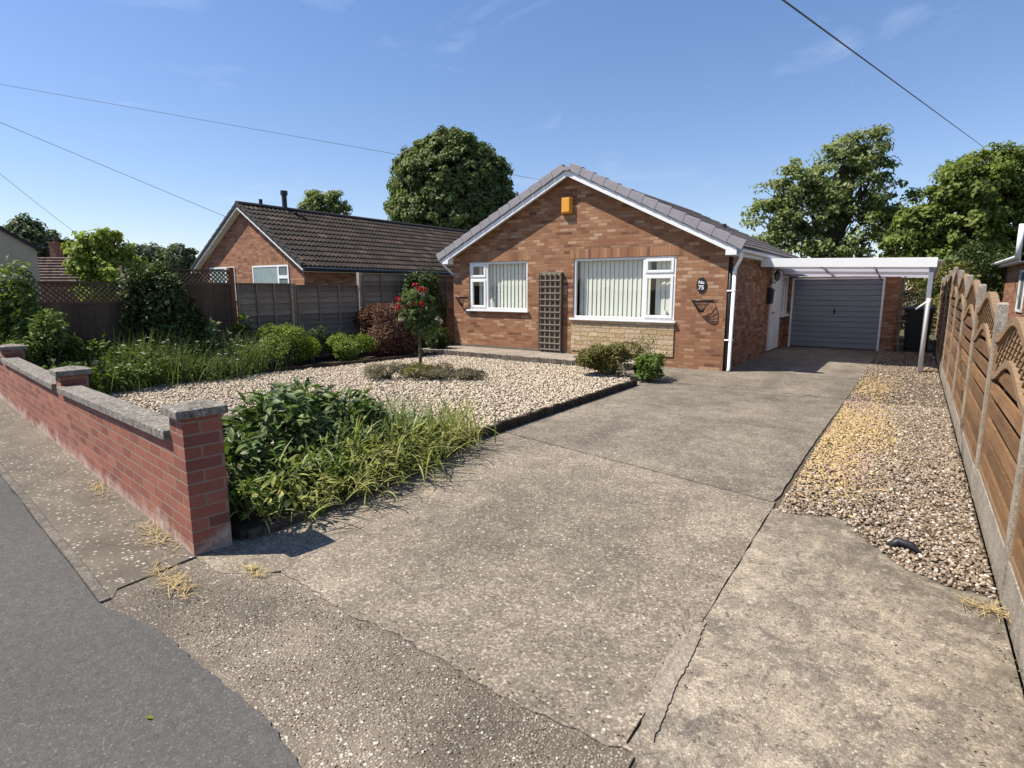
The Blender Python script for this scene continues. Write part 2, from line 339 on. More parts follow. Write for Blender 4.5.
M['wood_dark'] = mat_wood('dark_weathered_board', (.075, .052, .036), (.125, .09, .062))
M['wood_post'] = mat_wood('red_brown_post', (.14, .055, .032), (.20, .085, .05), isl=False)
M['wood_log'] = mat_wood('log_edging', (.14, .115, .09), (.28, .24, .19))
M['wood_logdark'] = mat_wood('dark_log_edging', (.035, .027, .02), (.075, .06, .045))
M['trellis'] = mat_wood('trellis_timber', (.20, .165, .125), (.30, .26, .205), isl=False)
M['black_metal'] = mat_plain('black_metal', (.012, .012, .013), 0.45, 0.5, dirt=0.05)
M['black_plastic'] = mat_plain('black_plastic', (.014, .015, .02), 0.5, 0.4, dirt=0.1)
M['cable'] = mat_plain('cable_sheath', (.13, .135, .14), 0.7, 0.2)
M['garage_door'] = mat_plain('blue_grey_steel', (.205, .226, .256), 0.45, 0.5, dirt=0.06, bump=0.03)
M['alu'] = mat_plain('grey_aluminium', (.24, .26, .30), 0.4, 0.5, dirt=0.08, bump=0.03)
M['orange'] = mat_plain('orange_plastic', (.72, .33, .035), 0.45, 0.4, dirt=0.06, bump=0.02)
M['sign_white'] = mat_plain('white_lettering', (.85, .85, .85), 0.5, 0.3, dirt=0.0)
M['render_wall'] = mat_plain('cream_render', (.52, .44, .32), 0.9, 0.1, dirt=0.15, bump=0.4)
M['clear_dark'] = mat_plain('dim_window', (.16, .20, .20), 0.08, 0.6, dirt=0.1, bump=0.0)
M['poly'] = mat_poly('polycarbonate_sheet')
M['bark'] = mat_soil('tree_bark', (.05, .038, .028), (.12, .095, .07))
M['twig'] = mat_soil('woody_stem', (.09, .07, .045), (.17, .135, .095))
M['straw'] = mat_leaf('dry_straw', greens((.36, .25, .10), (.46, .34, .15), (.54, .43, .22)), 0.15, 0.7, 0.2, (1, 1, 1))
M['lf_big'] = mat_leaf('dense_tree_leaf', greens((.070, .100, .028), (.12, .155, .046), (.20, .23, .09)), 0.28)
M['lf_airy'] = mat_leaf('airy_tree_leaf', greens((.12, .15, .045), (.19, .225, .075), (.30, .33, .15)), 0.35)
M['lf_dark'] = mat_leaf('dark_tree_leaf', greens((.08, .115, .022), (.14, .18, .036), (.23, .26, .065)), 0.33)
M['lf_far'] = mat_leaf('distant_tree_leaf', greens((.065, .088, .042), (.095, .12, .055), (.13, .16, .08)), 0.25)
M['lf_lime'] = mat_leaf('lime_leaf', greens((.16, .21, .035), (.24, .30, .05), (.33, .38, .09)), 0.35)
M['lf_mid'] = mat_leaf('mid_green_leaf', greens((.06, .10, .020), (.11, .165, .034), (.20, .26, .06)), 0.3)
M['lf_box'] = mat_leaf('bright_shrub_leaf', greens((.09, .13, .020), (.17, .225, .032), (.27, .33, .06)), 0.3)
M['lf_ivy'] = mat_leaf('dark_ivy_leaf', greens((.034, .052, .014), (.058, .086, .024), (.11, .14, .05)), 0.22)
M['lf_purple'] = mat_leaf('bronze_leaf', greens((.070, .035, .026), (.13, .065, .042), (.18, .105, .055)), 0.2, tint=(1.3, .9, .7))
M['lf_olive'] = mat_leaf('olive_leaf', greens((.10, .098, .026), (.165, .155, .042), (.24, .215, .075)), 0.25)
M['lf_heath'] = mat_leaf('heather_leaf', greens((.09, .085, .052), (.14, .125, .07), (.19, .155, .10)), 0.2)
M['lf_rose'] = mat_leaf('rose_leaf', greens((.065, .10, .026), (.105, .15, .042), (.17, .21, .08)), 0.25)
M['lf_broad'] = mat_leaf('broad_glossy_leaf', greens((.036, .066, .014), (.070, .110, .024), (.15, .20, .055)), 0.22, 0.5, 0.3)
M['lf_strap'] = mat_leaf('strap_leaf', greens((.06, .10, .025), (.14, .19, .055), (.34, .37, .20)), 0.3, 0.45, 0.4)
M['lf_wilt'] = mat_leaf('wilting_yellow_leaf', greens((.12, .155, .038), (.26, .275, .075), (.47, .43, .17)), 0.3)
M['lf_meadow'] = mat_leaf('meadow_stem', greens((.075, .10, .032), (.115, .15, .05), (.18, .21, .08)), 0.3)
M['petal_white'] = mat_leaf('white_petal', greens((.62, .62, .58), (.74, .74, .7), (.8, .8, .76)), 0.2, tint=(1, 1, 1))
M['petal_red'] = mat_leaf('red_petal', greens((.30, .012, .016), (.45, .02, .026), (.56, .045, .05)), 0.2, tint=(1.2, .6, .6))
M['petal_pale'] = mat_leaf('faded_petal', greens((.45, .35, .24), (.55, .45, .34), (.62, .5, .4)), 0.2, tint=(1, 1, 1))

# ------------------------------------------------------------------ geometry helpers
def tag(o, label=None, cat=None, group=None, kind=None):
    if label: o['label'] = label
    if cat: o['category'] = cat
    if group: o['group'] = group
    if kind: o['kind'] = kind
    return o

def thing(name, label, cat, loc=(0, 0, 0), group=None):
    o = bpy.data.objects.new(name, None); o.empty_display_size = 0.1; col.objects.link(o); o.location = loc
    return tag(o, label, cat, group)

def wloc(o):
    v = Vector((0, 0, 0))
    while o is not None: v = v + o.location; o = o.parent
    return v

def link(name, me, mat, parent=None):
    o = bpy.data.objects.new(name, me); col.objects.link(o)
    if mat is not None: me.materials.append(mat)
    if parent is not None:
        p = wloc(parent)
        me.transform(Matrix.Translation(-p))
        o.parent = parent
    return o

def auto_uv(me):
    if not me.polygons: return
    uvl = me.uv_layers.new(name='UVMap')
    n = len(me.vertices); co = np.empty(n * 3, np.float32); me.vertices.foreach_get('co', co); co = co.reshape(-1, 3)
    nl = len(me.loops); lv = np.empty(nl, np.int32); me.loops.foreach_get('vertex_index', lv)
    npoly = len(me.polygons); ls = np.empty(npoly, np.int32); me.polygons.foreach_get('loop_total', ls)
    nr = np.empty(npoly * 3, np.float32); me.polygons.foreach_get('normal', nr); nr = nr.reshape(-1, 3)
    N = np.repeat(nr, ls, axis=0); P = co[lv]
    flat = np.abs(N[:, 2]) > 0.97
    t = np.stack([-N[:, 1], N[:, 0], np.zeros(nl)], 1); ln = np.linalg.norm(t, axis=1); ln[ln < 1e-6] = 1; t /= ln[:, None]
    u = (P * t).sum(1); b = np.cross(N, t); v = (P * b).sum(1)
    u = np.where(flat, P[:, 0], u); v = np.where(flat, P[:, 1], v)
    uvl.data.foreach_set('uv', np.stack([u, v], 1).astype(np.float32).ravel())

class MB:
    def __init__(s): s.v = []; s.f = []; s.uv = {}
    def add(s, vs, fs):
        k = len(s.v); s.v += [tuple(p) for p in vs]; s.f += [tuple(i + k for i in f) for f in fs]; return s
    def poly(s, pts, uv=None):
        k = len(s.v); s.v += [tuple(p) for p in pts]; s.f.append(tuple(range(k, k + len(pts))))
        if uv: s.uv[len(s.f) - 1] = uv
        return s
    def box(s, x0, x1, y0, y1, z0, z1):
        return s.add([(x0, y0, z0), (x1, y0, z0), (x1, y1, z0), (x0, y1, z0), (x0, y0, z1), (x1, y0, z1), (x1, y1, z1), (x0, y1, z1)],
                     [(3, 2, 1, 0), (4, 5, 6, 7), (0, 1, 5, 4), (1, 2, 6, 5), (2, 3, 7, 6), (3, 0, 4, 7)])
    def beam(s, p, q, w, h, up=(0, 0, 1)):
        p = Vector(p); q = Vector(q); d = (q - p).normalized(); u = Vector(up); sd = d.cross(u)
        if sd.length < 1e-4: sd = d.cross(Vector((1, 0, 0)))
        sd.normalize(); u = sd.cross(d).normalized(); a = sd * (w / 2); b = u * (h / 2)
        vs = [p - a - b, p + a - b, p + a + b, p - a + b, q - a - b, q + a - b, q + a + b, q - a + b]
        return s.add(vs, [(0, 1, 2, 3), (7, 6, 5, 4), (4, 5, 1, 0), (5, 6, 2, 1), (6, 7, 3, 2), (7, 4, 0, 3)])
    def prism(s, pts, z0, z1):
        n = len(pts); k = len(s.v)
        ar = sum(pts[i][0] * pts[(i + 1) % n][1] - pts[(i + 1) % n][0] * pts[i][1] for i in range(n))
        if ar < 0: pts = pts[::-1]
        s.v += [(x, y, z0) for x, y in pts] + [(x, y, z1) for x, y in pts]
        s.f.append(tuple(k + n + i for i in range(n))); s.f.append(tuple(k + n - 1 - i for i in range(n)))
        for i in range(n): j = (i + 1) % n; s.f.append((k + i, k + j, k + n + j, k + n + i))
        return s
    def extr(s, pts, vec):      # planar polygon (3D pts) pushed along vec
        n = len(pts); k = len(s.v); v = Vector(vec)
        s.v += [tuple(p) for p in pts] + [tuple(Vector(p) + v) for p in pts]
        s.f.append(tuple(k + i for i in range(n))); s.f.append(tuple(k + 2 * n - 1 - i for i in range(n)))
        for i in range(n): j = (i + 1) % n; s.f.append((k + j, k + i, k + n + i, k + n + j))
        return s
    def tube(s, pts, r, n=8, cap=True):
        pts = [Vector(p) for p in pts]; m = len(pts); rs = r if isinstance(r, (list, tuple)) else [r] * m
        k = len(s.v); prev = None
        for i, p in enumerate(pts):
            d = (pts[min(i + 1, m - 1)] - pts[max(i - 1, 0)]).normalized()
            if prev is None:
                a = d.cross(Vector((0, 0, 1)));
                if a.length < 1e-3: a = d.cross(Vector((1, 0, 0)))
            else: a = prev - d * prev.dot(d)
            a.normalize(); prev = a; b = d.cross(a)
            for j in range(n):
                t = 2 * math.pi * j / n; s.v.append(tuple(p + (a * math.cos(t) + b * math.sin(t)) * rs[i]))
        for i in range(m - 1):
            for j in range(n):
                j2 = (j + 1) % n; s.f.append((k + i * n + j, k + i * n + j2, k + (i + 1) * n + j2, k + (i + 1) * n + j))
        if cap:
            s.f.append(tuple(k + n - 1 - j for j in range(n))); s.f.append(tuple(k + (m - 1) * n + j for j in range(n)))
        return s
    def build(s, name, mat, parent=None, smooth=False, bevel=0.0, flipfix=True):
        me = bpy.data.meshes.new(name); me.from_pydata(s.v, [], s.f); me.update()
        if flipfix:
            import bmesh
            bm = bmesh.new(); bm.from_mesh(me); bmesh.ops.recalc_face_normals(bm, faces=bm.faces[:]); bm.to_mesh(me); bm.free()
        auto_uv(me)
        if s.uv:
            uvl = me.uv_layers[0].data
            for fi, uvs in s.uv.items():
                p = me.polygons[fi]
                for li, q in zip(p.loop_indices, uvs): uvl[li].uv = q
        if smooth: me.polygons.foreach_set('use_smooth', [True] * len(me.polygons))
        o = link(name, me, mat, parent)
        if bevel:
            b = o.modifiers.new('bevel', 'BEVEL'); b.width = bevel; b.segments = 2; b.limit_method = 'ANGLE'; b.angle_limit = R(40)
        return o

def mesh_np(name, V, F, mat, parent=None, smooth=False):
    me = bpy.data.meshes.new(name); F = np.asarray(F, np.int32); k = F.shape[1]; nf = len(F)
    me.vertices.add(len(V)); me.vertices.foreach_set('co', np.asarray(V, np.float32).ravel())
    me.loops.add(nf * k); me.loops.foreach_set('vertex_index', F.ravel())
    me.polygons.add(nf); me.polygons.foreach_set('loop_start', np.arange(0, nf * k, k, dtype=np.int32))
    if smooth: me.polygons.foreach_set('use_smooth', np.ones(nf, bool))
    me.update(calc_edges=True)
    return link(name, me, mat, parent)

def norm(a): return a / np.maximum(np.linalg.norm(a, axis=1, keepdims=True), 1e-9)

def leaves(P, T, Nn, L, Wd, fold=0.25, droop=0.0):
    """folded leaf blades: base at P, along T, facing Nn"""
    T = norm(T); S = norm(np.cross(Nn, T)); Nn = norm(np.cross(T, S)); n = len(P)
    L = np.broadcast_to(L, n)[:, None]; Wd = np.broadcast_to(Wd, n)[:, None]
    tip = P + T * L - Nn * L * droop
    l = P + T * L * 0.42 + S * Wd * 0.5 + Nn * Wd * fold
    r = P + T * L * 0.42 - S * Wd * 0.5 + Nn * Wd * fold
    V = np.stack([P, r, tip, l], 1).reshape(-1, 3)
    b = (np.arange(n) * 4)[:, None]
    F = np.concatenate([b + np.array([[0, 1, 2]]), b + np.array([[0, 2, 3]])])
    return V, F

def broad(P, T, Nn, L, Wd, droop=0.3, fold=0.12):
    """larger leaves: five rows with a midrib, curving down"""
    T = norm(T); S = norm(np.cross(Nn, T)); Nn = norm(np.cross(T, S)); n = len(P)
    L = np.broadcast_to(L, n)[:, None]; Wd = np.broadcast_to(Wd, n)[:, None]
    rows = [(0.0, .10), (.22, .62), (.48, 1.0), (.75, .7), (1.0, .04)]
    out = []
    for t, w in rows:
        c = P + T * L * t - Nn * L * droop * t * t
        out += [c + S * Wd * w * .5 + Nn * Wd * fold * w, c, c - S * Wd * w * .5 + Nn * Wd * fold * w]
    V = np.stack(out, 1).reshape(-1, 3); b = (np.arange(n) * 15)[:, None]; fs = []
    for i in range(4):
        for j in range(2):
            a = i * 3 + j; fs.append(b + np.array([[a, a + 1, a + 4, a + 3]]))
    return V, np.concatenate(fs)

def blades(P, az, L, Wd, lean0=0.15, bend=1.2, segs=5):
    """strap leaves that rise and arch over"""
    n = len(P); L = np.broadcast_to(L, n).astype(float); Wd = np.broadcast_to(Wd, n).astype(float)
    lean0 = np.broadcast_to(lean0, n).astype(float); bend = np.broadcast_to(bend, n).astype(float)
    H = np.stack([np.cos(az), np.sin(az), np.zeros(n)], 1); S = np.stack([-np.sin(az), np.cos(az), np.zeros(n)], 1)
    Z = np.array([[0, 0, 1.0]]); c = P.astype(float).copy(); rows = []
    for i in range(segs + 1):
        t = i / segs; w = Wd * (0.75 + 0.5 * t) * (1 - t ** 2.2) + 0.0015
        rows += [c + S * (w / 2)[:, None], c - S * (w / 2)[:, None]]
        a = lean0 + bend * (t + .5 / segs) ** 1.4
        c = c + (H * np.sin(a)[:, None] + Z * np.cos(a)[:, None]) * (L / segs)[:, None]
        c[:, 2] = np.maximum(c[:, 2], P[:, 2] - .03)
    k = 2 * (segs + 1); V = np.stack(rows, 1).reshape(-1, 3); b = (np.arange(n) * k)[:, None]
    F = np.concatenate([b + np.array([[2 * i, 2 * i + 1, 2 * i + 3, 2 * i + 2]]) for i in range(segs)])
    return V, F

def join_np(parts):
    Vs, Fs, k = [], [], 0
    for V, F in parts: Vs.append(V); Fs.append(F + k); k += len(V)
    return np.concatenate(Vs), np.concatenate(Fs)

def in_poly(x, y, poly):
    c = np.zeros(len(x), bool); n = len(poly)
    for i in range(n):
        x0, y0 = poly[i]; x1, y1 = poly[(i + 1) % n]
        k = ((y0 > y) != (y1 > y)) & (x < (x1 - x0) * (y - y0) / (y1 - y0 + 1e-12) + x0); c ^= k
    return c

def ico():
    t = (1 + 5 ** .5) / 2
    v = np.array([(-1, t, 0), (1, t, 0), (-1, -t, 0), (1, -t, 0), (0, -1, t), (0, 1, t), (0, -1, -t), (0, 1, -t), (t, 0, -1), (t, 0, 1), (-t, 0, -1), (-t, 0, 1)], float)
    f = np.array([(0, 11, 5), (0, 5, 1), (0, 1, 7), (0, 7, 10), (0, 10, 11), (1, 5, 9), (5, 11, 4), (11, 10, 2), (10, 7, 6), (7, 1, 8), (3, 9, 4), (3, 4, 2), (3, 2, 6), (3, 6, 8), (3, 8, 9), (4, 9, 5), (2, 4, 11), (6, 2, 10), (8, 6, 7), (9, 8, 1)])
    return v / np.linalg.norm(v[0]), f

def stones(P, size, flat=0.6, jag=0.25):
    v, f = ico(); n = len(P); size = np.broadcast_to(size, n)
    V = np.repeat(v[None], n, 0) * (1 + rng.uniform(-jag, jag, (n, 12, 1)))
    V = V * np.stack([rng.uniform(.8, 1.25, n), rng.uniform(.6, 1.0, n), rng.uniform(flat * .7, flat * 1.2, n)], 1)[:, None, :]
    q = rng.normal(size=(n, 4)) * np.array([[1.4, .35, .35, 1.4]]); q /= np.linalg.norm(q, axis=1, keepdims=True)
    w, x, y, z = q.T
    Rm = np.stack([1 - 2 * (y * y + z * z), 2 * (x * y - z * w), 2 * (x * z + y * w), 2 * (x * y + z * w), 1 - 2 * (x * x + z * z), 2 * (y * z - x * w), 2 * (x * z - y * w), 2 * (y * z + x * w), 1 - 2 * (x * x + y * y)], 1).reshape(n, 3, 3)
    V = np.einsum('nij,nkj->nki', Rm, V) * (size * .5)[:, None, None] + P[:, None, :]
    F = f[None] + (np.arange(n) * 12)[:, None, None]
    return V.reshape(-1, 3), F.reshape(-1, 3)

def scatter(poly, n):
    xs = [p[0] for p in poly]; ys = [p[1] for p in poly]
    x = rng.uniform(min(xs), max(xs), n); y = rng.uniform(min(ys), max(ys), n); k = in_poly(x, y, poly)
    return x[k], y[k]

def rdir(n): return norm(rng.normal(size=(n, 3)))

# ------------------------------------------------------------------ the ground
def struct(name, mb, mat, label=None, smooth=False, bevel=0.0):
    o = mb.build(name, mat, None, smooth, bevel); o['kind'] = 'structure'
    if label: o['label'] = label
    return o

mb = MB(); S = 700
mb.poly([(-S, -S, -.07), (S, -S, -.07), (S, S, -.07), (-S, S, -.07)])
struct('ground', mb, M['earth'])

def jag(pts, step=0.12, amp=0.008):
    out = []
    for (x0, y0), (x1, y1) in zip(pts[:-1], pts[1:]):
        n = max(1, int(math.hypot(x1 - x0, y1 - y0) / step))
        for i in range(n):
            t = i / n; out.append((x0 + (x1 - x0) * t + random.uniform(-amp, amp), y0 + (y1 - y0) * t + random.uniform(-amp, amp)))
    out.append(pts[-1]); return out

asph = [(6, .78), (.6, .85), (-.6, .93), (-1.55, .99), (-1.87, 1.05), (-2.11, 1.06), (-2.44, 1.07), (-2.83, 1.09), (-3.15, 1.04), (-3.31, 1.02), (-3.95, 1.10), (-4.76, 1.19), (-5.5, 1.28), (-6.24, 1.36), (-8, 1.58), (-11.5, 2.02), (-40, 5.6)]
aj = jag(asph[:10], .03, .007) + jag(asph[9:15], .2, .006)[1:] + asph[15:]
struct('footway_asphalt', MB().prism(aj + [(-40, -14), (6, -14)], -.07, 0.004), M['asphalt'])
edge_in = [(x, y + .055) for x, y in asph[9:]]
struct('footway_edging', MB().prism([(x, y + .006) for x, y in asph[9:]] + edge_in[::-1], -.07, 0.008), M['edging'])
wall_d = Vector((-.9924, .123, 0)); wall_n = Vector((-.123, -.9924, 0)); wall_o = Vector((-3.45, 1.57, 0))
def wp(s, t=0.0, z=0.0):      # s along the front wall, t behind its street face
    p = wall_o + wall_d * s - wall_n * t; return (p.x, p.y, z)
wl = [wp(-.03, .1)[:2], wp(12, .1)[:2], wp(30, .1)[:2]]
struct('old_pavement', MB().prism([(x, y + .006) for x, y in edge_in] + [wl[2], wl[1], wl[0], (-3.44, 1.55), (-3.40, 1.14)], -.07, 0.0), M['pavement'])
top = jag([(-3.42, 1.56), (-3.11, 1.55), (-2.84, 1.75), (-2.63, 1.75), (-2.41, 1.72), (-2.15, 1.69), (-1.9, 1.71), (-1.37, 1.67), (-1.01, 1.66), (-.81, 1.67), (-.655, 1.69)], .05, .012)
bot = [(x, y + .003) for x, y in aj[:aj.index(asph[9]) + 1 if asph[9] in aj else 60] if x < .45]
bot = [(.5, .87)] + bot
struct('crossover_apron', MB().prism(bot + [(-3.385, 1.14)] + top + [(-.64, 1.2), (.5, 1.0)], -.07, -.004), M['apron'])

struct('joint_dirt', MB().prism([(-4.0, .95), (.5, .85), (.5, 18), (-4.0, 18)], -.065, -.014), M['dirt'])
def slab(pts, z=0.0): return MB().prism(pts, -.07, z)
xr = lambda y: -.69 - .05 * math.exp(-((y - 6) / 3.5) ** 2)
def right_edge(y0, y1, n=24): return [(xr(y0 + (y1 - y0) * i / n) + random.uniform(-.004, .004), y0 + (y1 - y0) * i / n) for i in range(n + 1)]
j1 = jag([(-.755, 4.55), (-2.2, 4.84), (-4.0, 5.2)], .1, .006)
mbd = MB()
jl = jag([(-2.86, 1.77), (-2.93, 2.27), (-3.0, 2.9), (-2.985, 4.0), (-2.97, 4.96)], .08, .005)
tr_ = [p for p in top if p[0] > -2.83]; tl_ = [p for p in top if p[0] <= -2.87]
mbd.prism([(x, y + .004) for x, y in tr_] + [(-.655, 1.70)] + right_edge(1.72, 4.57) + [(x, y - .012) for x, y in j1 if x > -2.95] + [(x + .004, y) for x, y in jl[::-1]], -.07, 0.0)
mbd.prism([(x, y + .004) for x, y in tl_] + [(x - .004, y) for x, y in jl] + [(x, y - .012) for x, y in j1 if x < -2.99] + [(-4.0, 1.9)], -.07, -.003)
struct('driveway', mbd, M['drive'])
mbd = MB()
mbd.prism([(x, y + .006) for x, y in j1[::-1]] + right_edge(4.62, 7.09)[1:] + jag([(-.75, 7.10), (-4.0, 7.12)], .1, .005), -.07, 0.002)
mbd.prism(right_edge(7.13, 9.58) + jag([(-.74, 9.59), (-4.0, 9.62)], .1, .005) + [(-4.0, 7.14)], -.07, 0.0)
mbd.prism(right_edge(9.61, 11.9) + jag([(-.72, 11.9), (-2.2, 11.95), (-4.6, 11.9)], .1, .005) + [(-4.6, 9.64)], -.07, 0.003)
mbd.prism(right_edge(11.93, 17.9) + [(-3.4, 17.9), (-3.4, 11.98), (-2.2, 11.98)], -.07, 0.001)
struct('upper_driveway', mbd, M['drive_old'])
# thin surface cracks and the edge seam show the dark earth under the slabs
rt = jag([(-.68, 4.42), (-.3, 4.52), (-.12, 4.2), (.07, 3.9), (.34, 3.74), (.5, 3.74)], .05, .02)
le = [(xr(y) + .007 + random.uniform(-.004, .004), y) for y in np.linspace(1.72, 4.4, 26)]
struct('side_slab', MB().prism(le + rt + [(.5, .9), (-.62, 1.22), (-.63, 1.66)], -.07, -.002), M['side_slab'])
pa = [(-.622, 1.78), (-.655, 2.1), (-.665, 2.35), (-.69, 2.64), (-.72, 2.6), (-.755, 2.3), (-.735, 2.05), (-.69, 1.84)]
struct('mortar_patch', MB().prism(jag(pa + [pa[0]], .02, .005)[:-1], -.02, 0.005), M['patch'])
struct('gravel_strip_base', MB().prism([(-.72, 4.3), (.5, 3.6), (.5, 24), (-.72, 24)], -.07, -.010), M['gravel_bed'])
struct('front_path', MB().prism([(-10.0, 10.28), (-5.25, 10.28), (-4.6, 10.5), (-4.25, 11.6), (-10.0, 11.6)], -.07, .135), M['path'])
garden = [(-3.80, 4.55), (-3.80, 8.95), (-4.3, 10.0), (-5.3, 10.18), (-9.2, 10.18), (-9.45, 8.3), (-9.62, 7.3), (-10.0, 5.5), (-10.25, 3.8), (-10.1, 2.55), (-4.2, 1.82), (-4.0, 2.5)]
struct('gravel_garden_base', MB().prism(garden, -.07, .035), M['gravel_bed'])
struct('left_bed_soil', MB().prism([(-11.15, 2.6), (-9.9, 2.6), (-10.15, 3.8), (-9.9, 5.5), (-9.52, 7.3), (-9.35, 8.3), (-9.15, 10.2), (-10.05, 10.2), (-10.05, 12.5), (-11.15, 14)], -.06, .055), M['soil'])
fb = [(-3.42, 1.86), (-3.43, 2.7), (-3.5, 3.6), (-3.7, 4.55), (-3.95, 4.75), (-4.7, 4.35), (-5.2, 3.4), (-5.3, 2.6), (-5.0, 2.0), (-4.2, 1.78)]
struct('front_bed_soil', MB().prism(fb, -.06, .06), M['soil'])

# loose stone surfaces
x, y = scatter(garden, 62000); keep = ~in_poly(x, y, [(-3.4, 1.86), (-3.5, 3.5), (-3.7, 4.5), (-4.4, 4.2), (-4.9, 3.2), (-4.9, 2.2), (-4.2, 1.8)]); x = x[keep]; y = y[keep]
n = len(x); V, F = stones(np.stack([x, y, .042 + rng.uniform(0, .022, n)], 1), rng.uniform(.018, .052, n), .62, .28)
tag(mesh_np('garden_gravel', V, F, M['stone_cream']), 'pale cream angular gravel covering the front garden', None, None, 'stuff')
gs = [(-.69, 4.35), (-.3, 4.48), (-.12, 4.17), (.07, 3.86), (.34, 3.71), (.49, 3.72), (.49, 18.5), (-.69, 18.5)]
x1, y1 = scatter(gs, 17000); x2, y2 = scatter([p if p[1] < 9 else (p[0], 9.5) for p in gs], 15000)
x = np.concatenate([x1, x2]); y = np.concatenate([y1, y2]); n = len(x)
P = np.stack([x, y, -.004 + rng.uniform(0, .012, n) + .010 * np.sin(x * 5) * np.sin(y * 2.3)], 1); sz = rng.uniform(.016, .036, n)
nn = np.sin(y * 1.7 + 1.0) * .35 + np.sin(x * 7 + y * .9) * .3 + rng.normal(0, .33, n)
yel = (rng.uniform(0, 1, n) < 1 / (1 + np.exp((x + .16 - .1 * np.sin(y * 1.1)) * 16))) & (rng.uniform(0, 1, n) < np.clip((y - 4.4) / 1.5, 0, 1) * np.clip((13.2 - y) / 2, 0, 1)) & (nn > -.45); plum = (~yel) & (x < -.2) & (y > 5.5) & (y < 10.5) & (nn < .1)
for nm, mk, lab, msk in (('pea_gravel', 'stone_mixed', 'brown mixed pea gravel beside the fence', ~(yel | plum)), ('yellow_gravel', 'stone_yellow', 'yellow gravel patch along the driveway edge', yel), ('plum_gravel', 'stone_plum', 'plum tinted gravel patch in the side strip', plum)):
    V, F = stones(P[msk], sz[msk], .5, .2); tag(mesh_np(nm, V, F, M[mk], smooth=True), lab, None, None, 'stuff')
# stray pebbles on the apron, pavement and slab
ap = [(-3.3, 1.2), (-1.6, 1.05), (-.5, 1.0), (-.7, 1.65), (-2.8, 1.7)]
x, y = scatter(ap, 2600); xa, ya = scatter([(-3.5, 1.2), (-9, 1.8), (-9, 2.2), (-3.5, 1.55)], 500); xb, yb = scatter([(-.1, 4.1), (.45, 3.6), (.48, 1.6), (.2, 2.2)], 60)
x = np.concatenate([x, xa, xb]); y = np.concatenate([y, ya, yb]); n = len(x)
V, F = stones(np.stack([x, y, np.full(n, -.002)], 1), rng.uniform(.005, .013, n), .55, .15)
tag(mesh_np('stray_pebbles', V, F, M['stone_mixed'], smooth=True), 'stray pebbles lying on the concrete', None, None, 'stuff')

# ------------------------------------------------------------------ roofs
def tile_slope(mb, ridge, eave, y0, y1, gauge=.33, cover=.30, roll=.035, step=.028, seg=6):
    """courses of tiles on one slope, ridge and eave given as (x, z)"""
    rx, rz = ridge; ex, ez = eave; Ls = math.hypot(ex - rx, ez - rz); nc = int(Ls / gauge + .5)
    dx, dz = (ex - rx) / Ls, (ez - rz) / Ls; sx = 1 if ex > rx else -1; nx, nz = -dz * sx, dx * sx
    if nz < 0: nx, nz = -nx, -nz
    nt = int((y1 - y0) / cover + .5); ns = nt * seg
    for c in range(nc):
        d0 = Ls * c / nc; d1 = Ls * (c + 1) / nc; k = len(mb.v)
        for i in range(ns + 1):
            yy = y0 + (y1 - y0) * i / ns; ph = (i % seg) / seg
            h = roll * (abs(math.sin(math.pi * ph * 2)) if roll else 0)
            for d, up in ((d0, .006), (d1 + .02, step), (d1 + .02, step - .03)):
                mb.v.append((rx + dx * d + nx * (up + h), yy, rz + dz * d + nz * (up + h)))
        for i in range(ns):
            a = k + i * 3; u0 = i / seg + (c % 2) * .5 * 0; u1 = (i + 1) / seg - 1e-4
            mb.f.append((a, a + 1, a + 4, a + 3)); mb.uv[len(mb.f) - 1] = [(u0, c + .1), (u0, c + .9), (u1, c + .9), (u1, c + .1)]
            mb.f.append((a + 1, a + 2, a + 5, a + 4)); mb.uv[len(mb.f) - 1] = [(u0, c + .9), (u0, c + .95), (u1, c + .95), (u1, c + .9)]
    return mb

def ridge_caps(mb, x, z, y0, y1, r=.11, ln=.45):
    n = int((y1 - y0) / ln)
    for i in range(n):
        a = y0 + (y1 - y0) * i / n; b = y0 + (y1 - y0) * (i + 1) / n - .008; pts = []
        for j in range(9):
            t = math.pi * j / 8; pts.append((x + r * math.cos(t) * 1.15, a, z - .06 + r * math.sin(t)))
        mb.extr(pts, (0, b - a, 0))

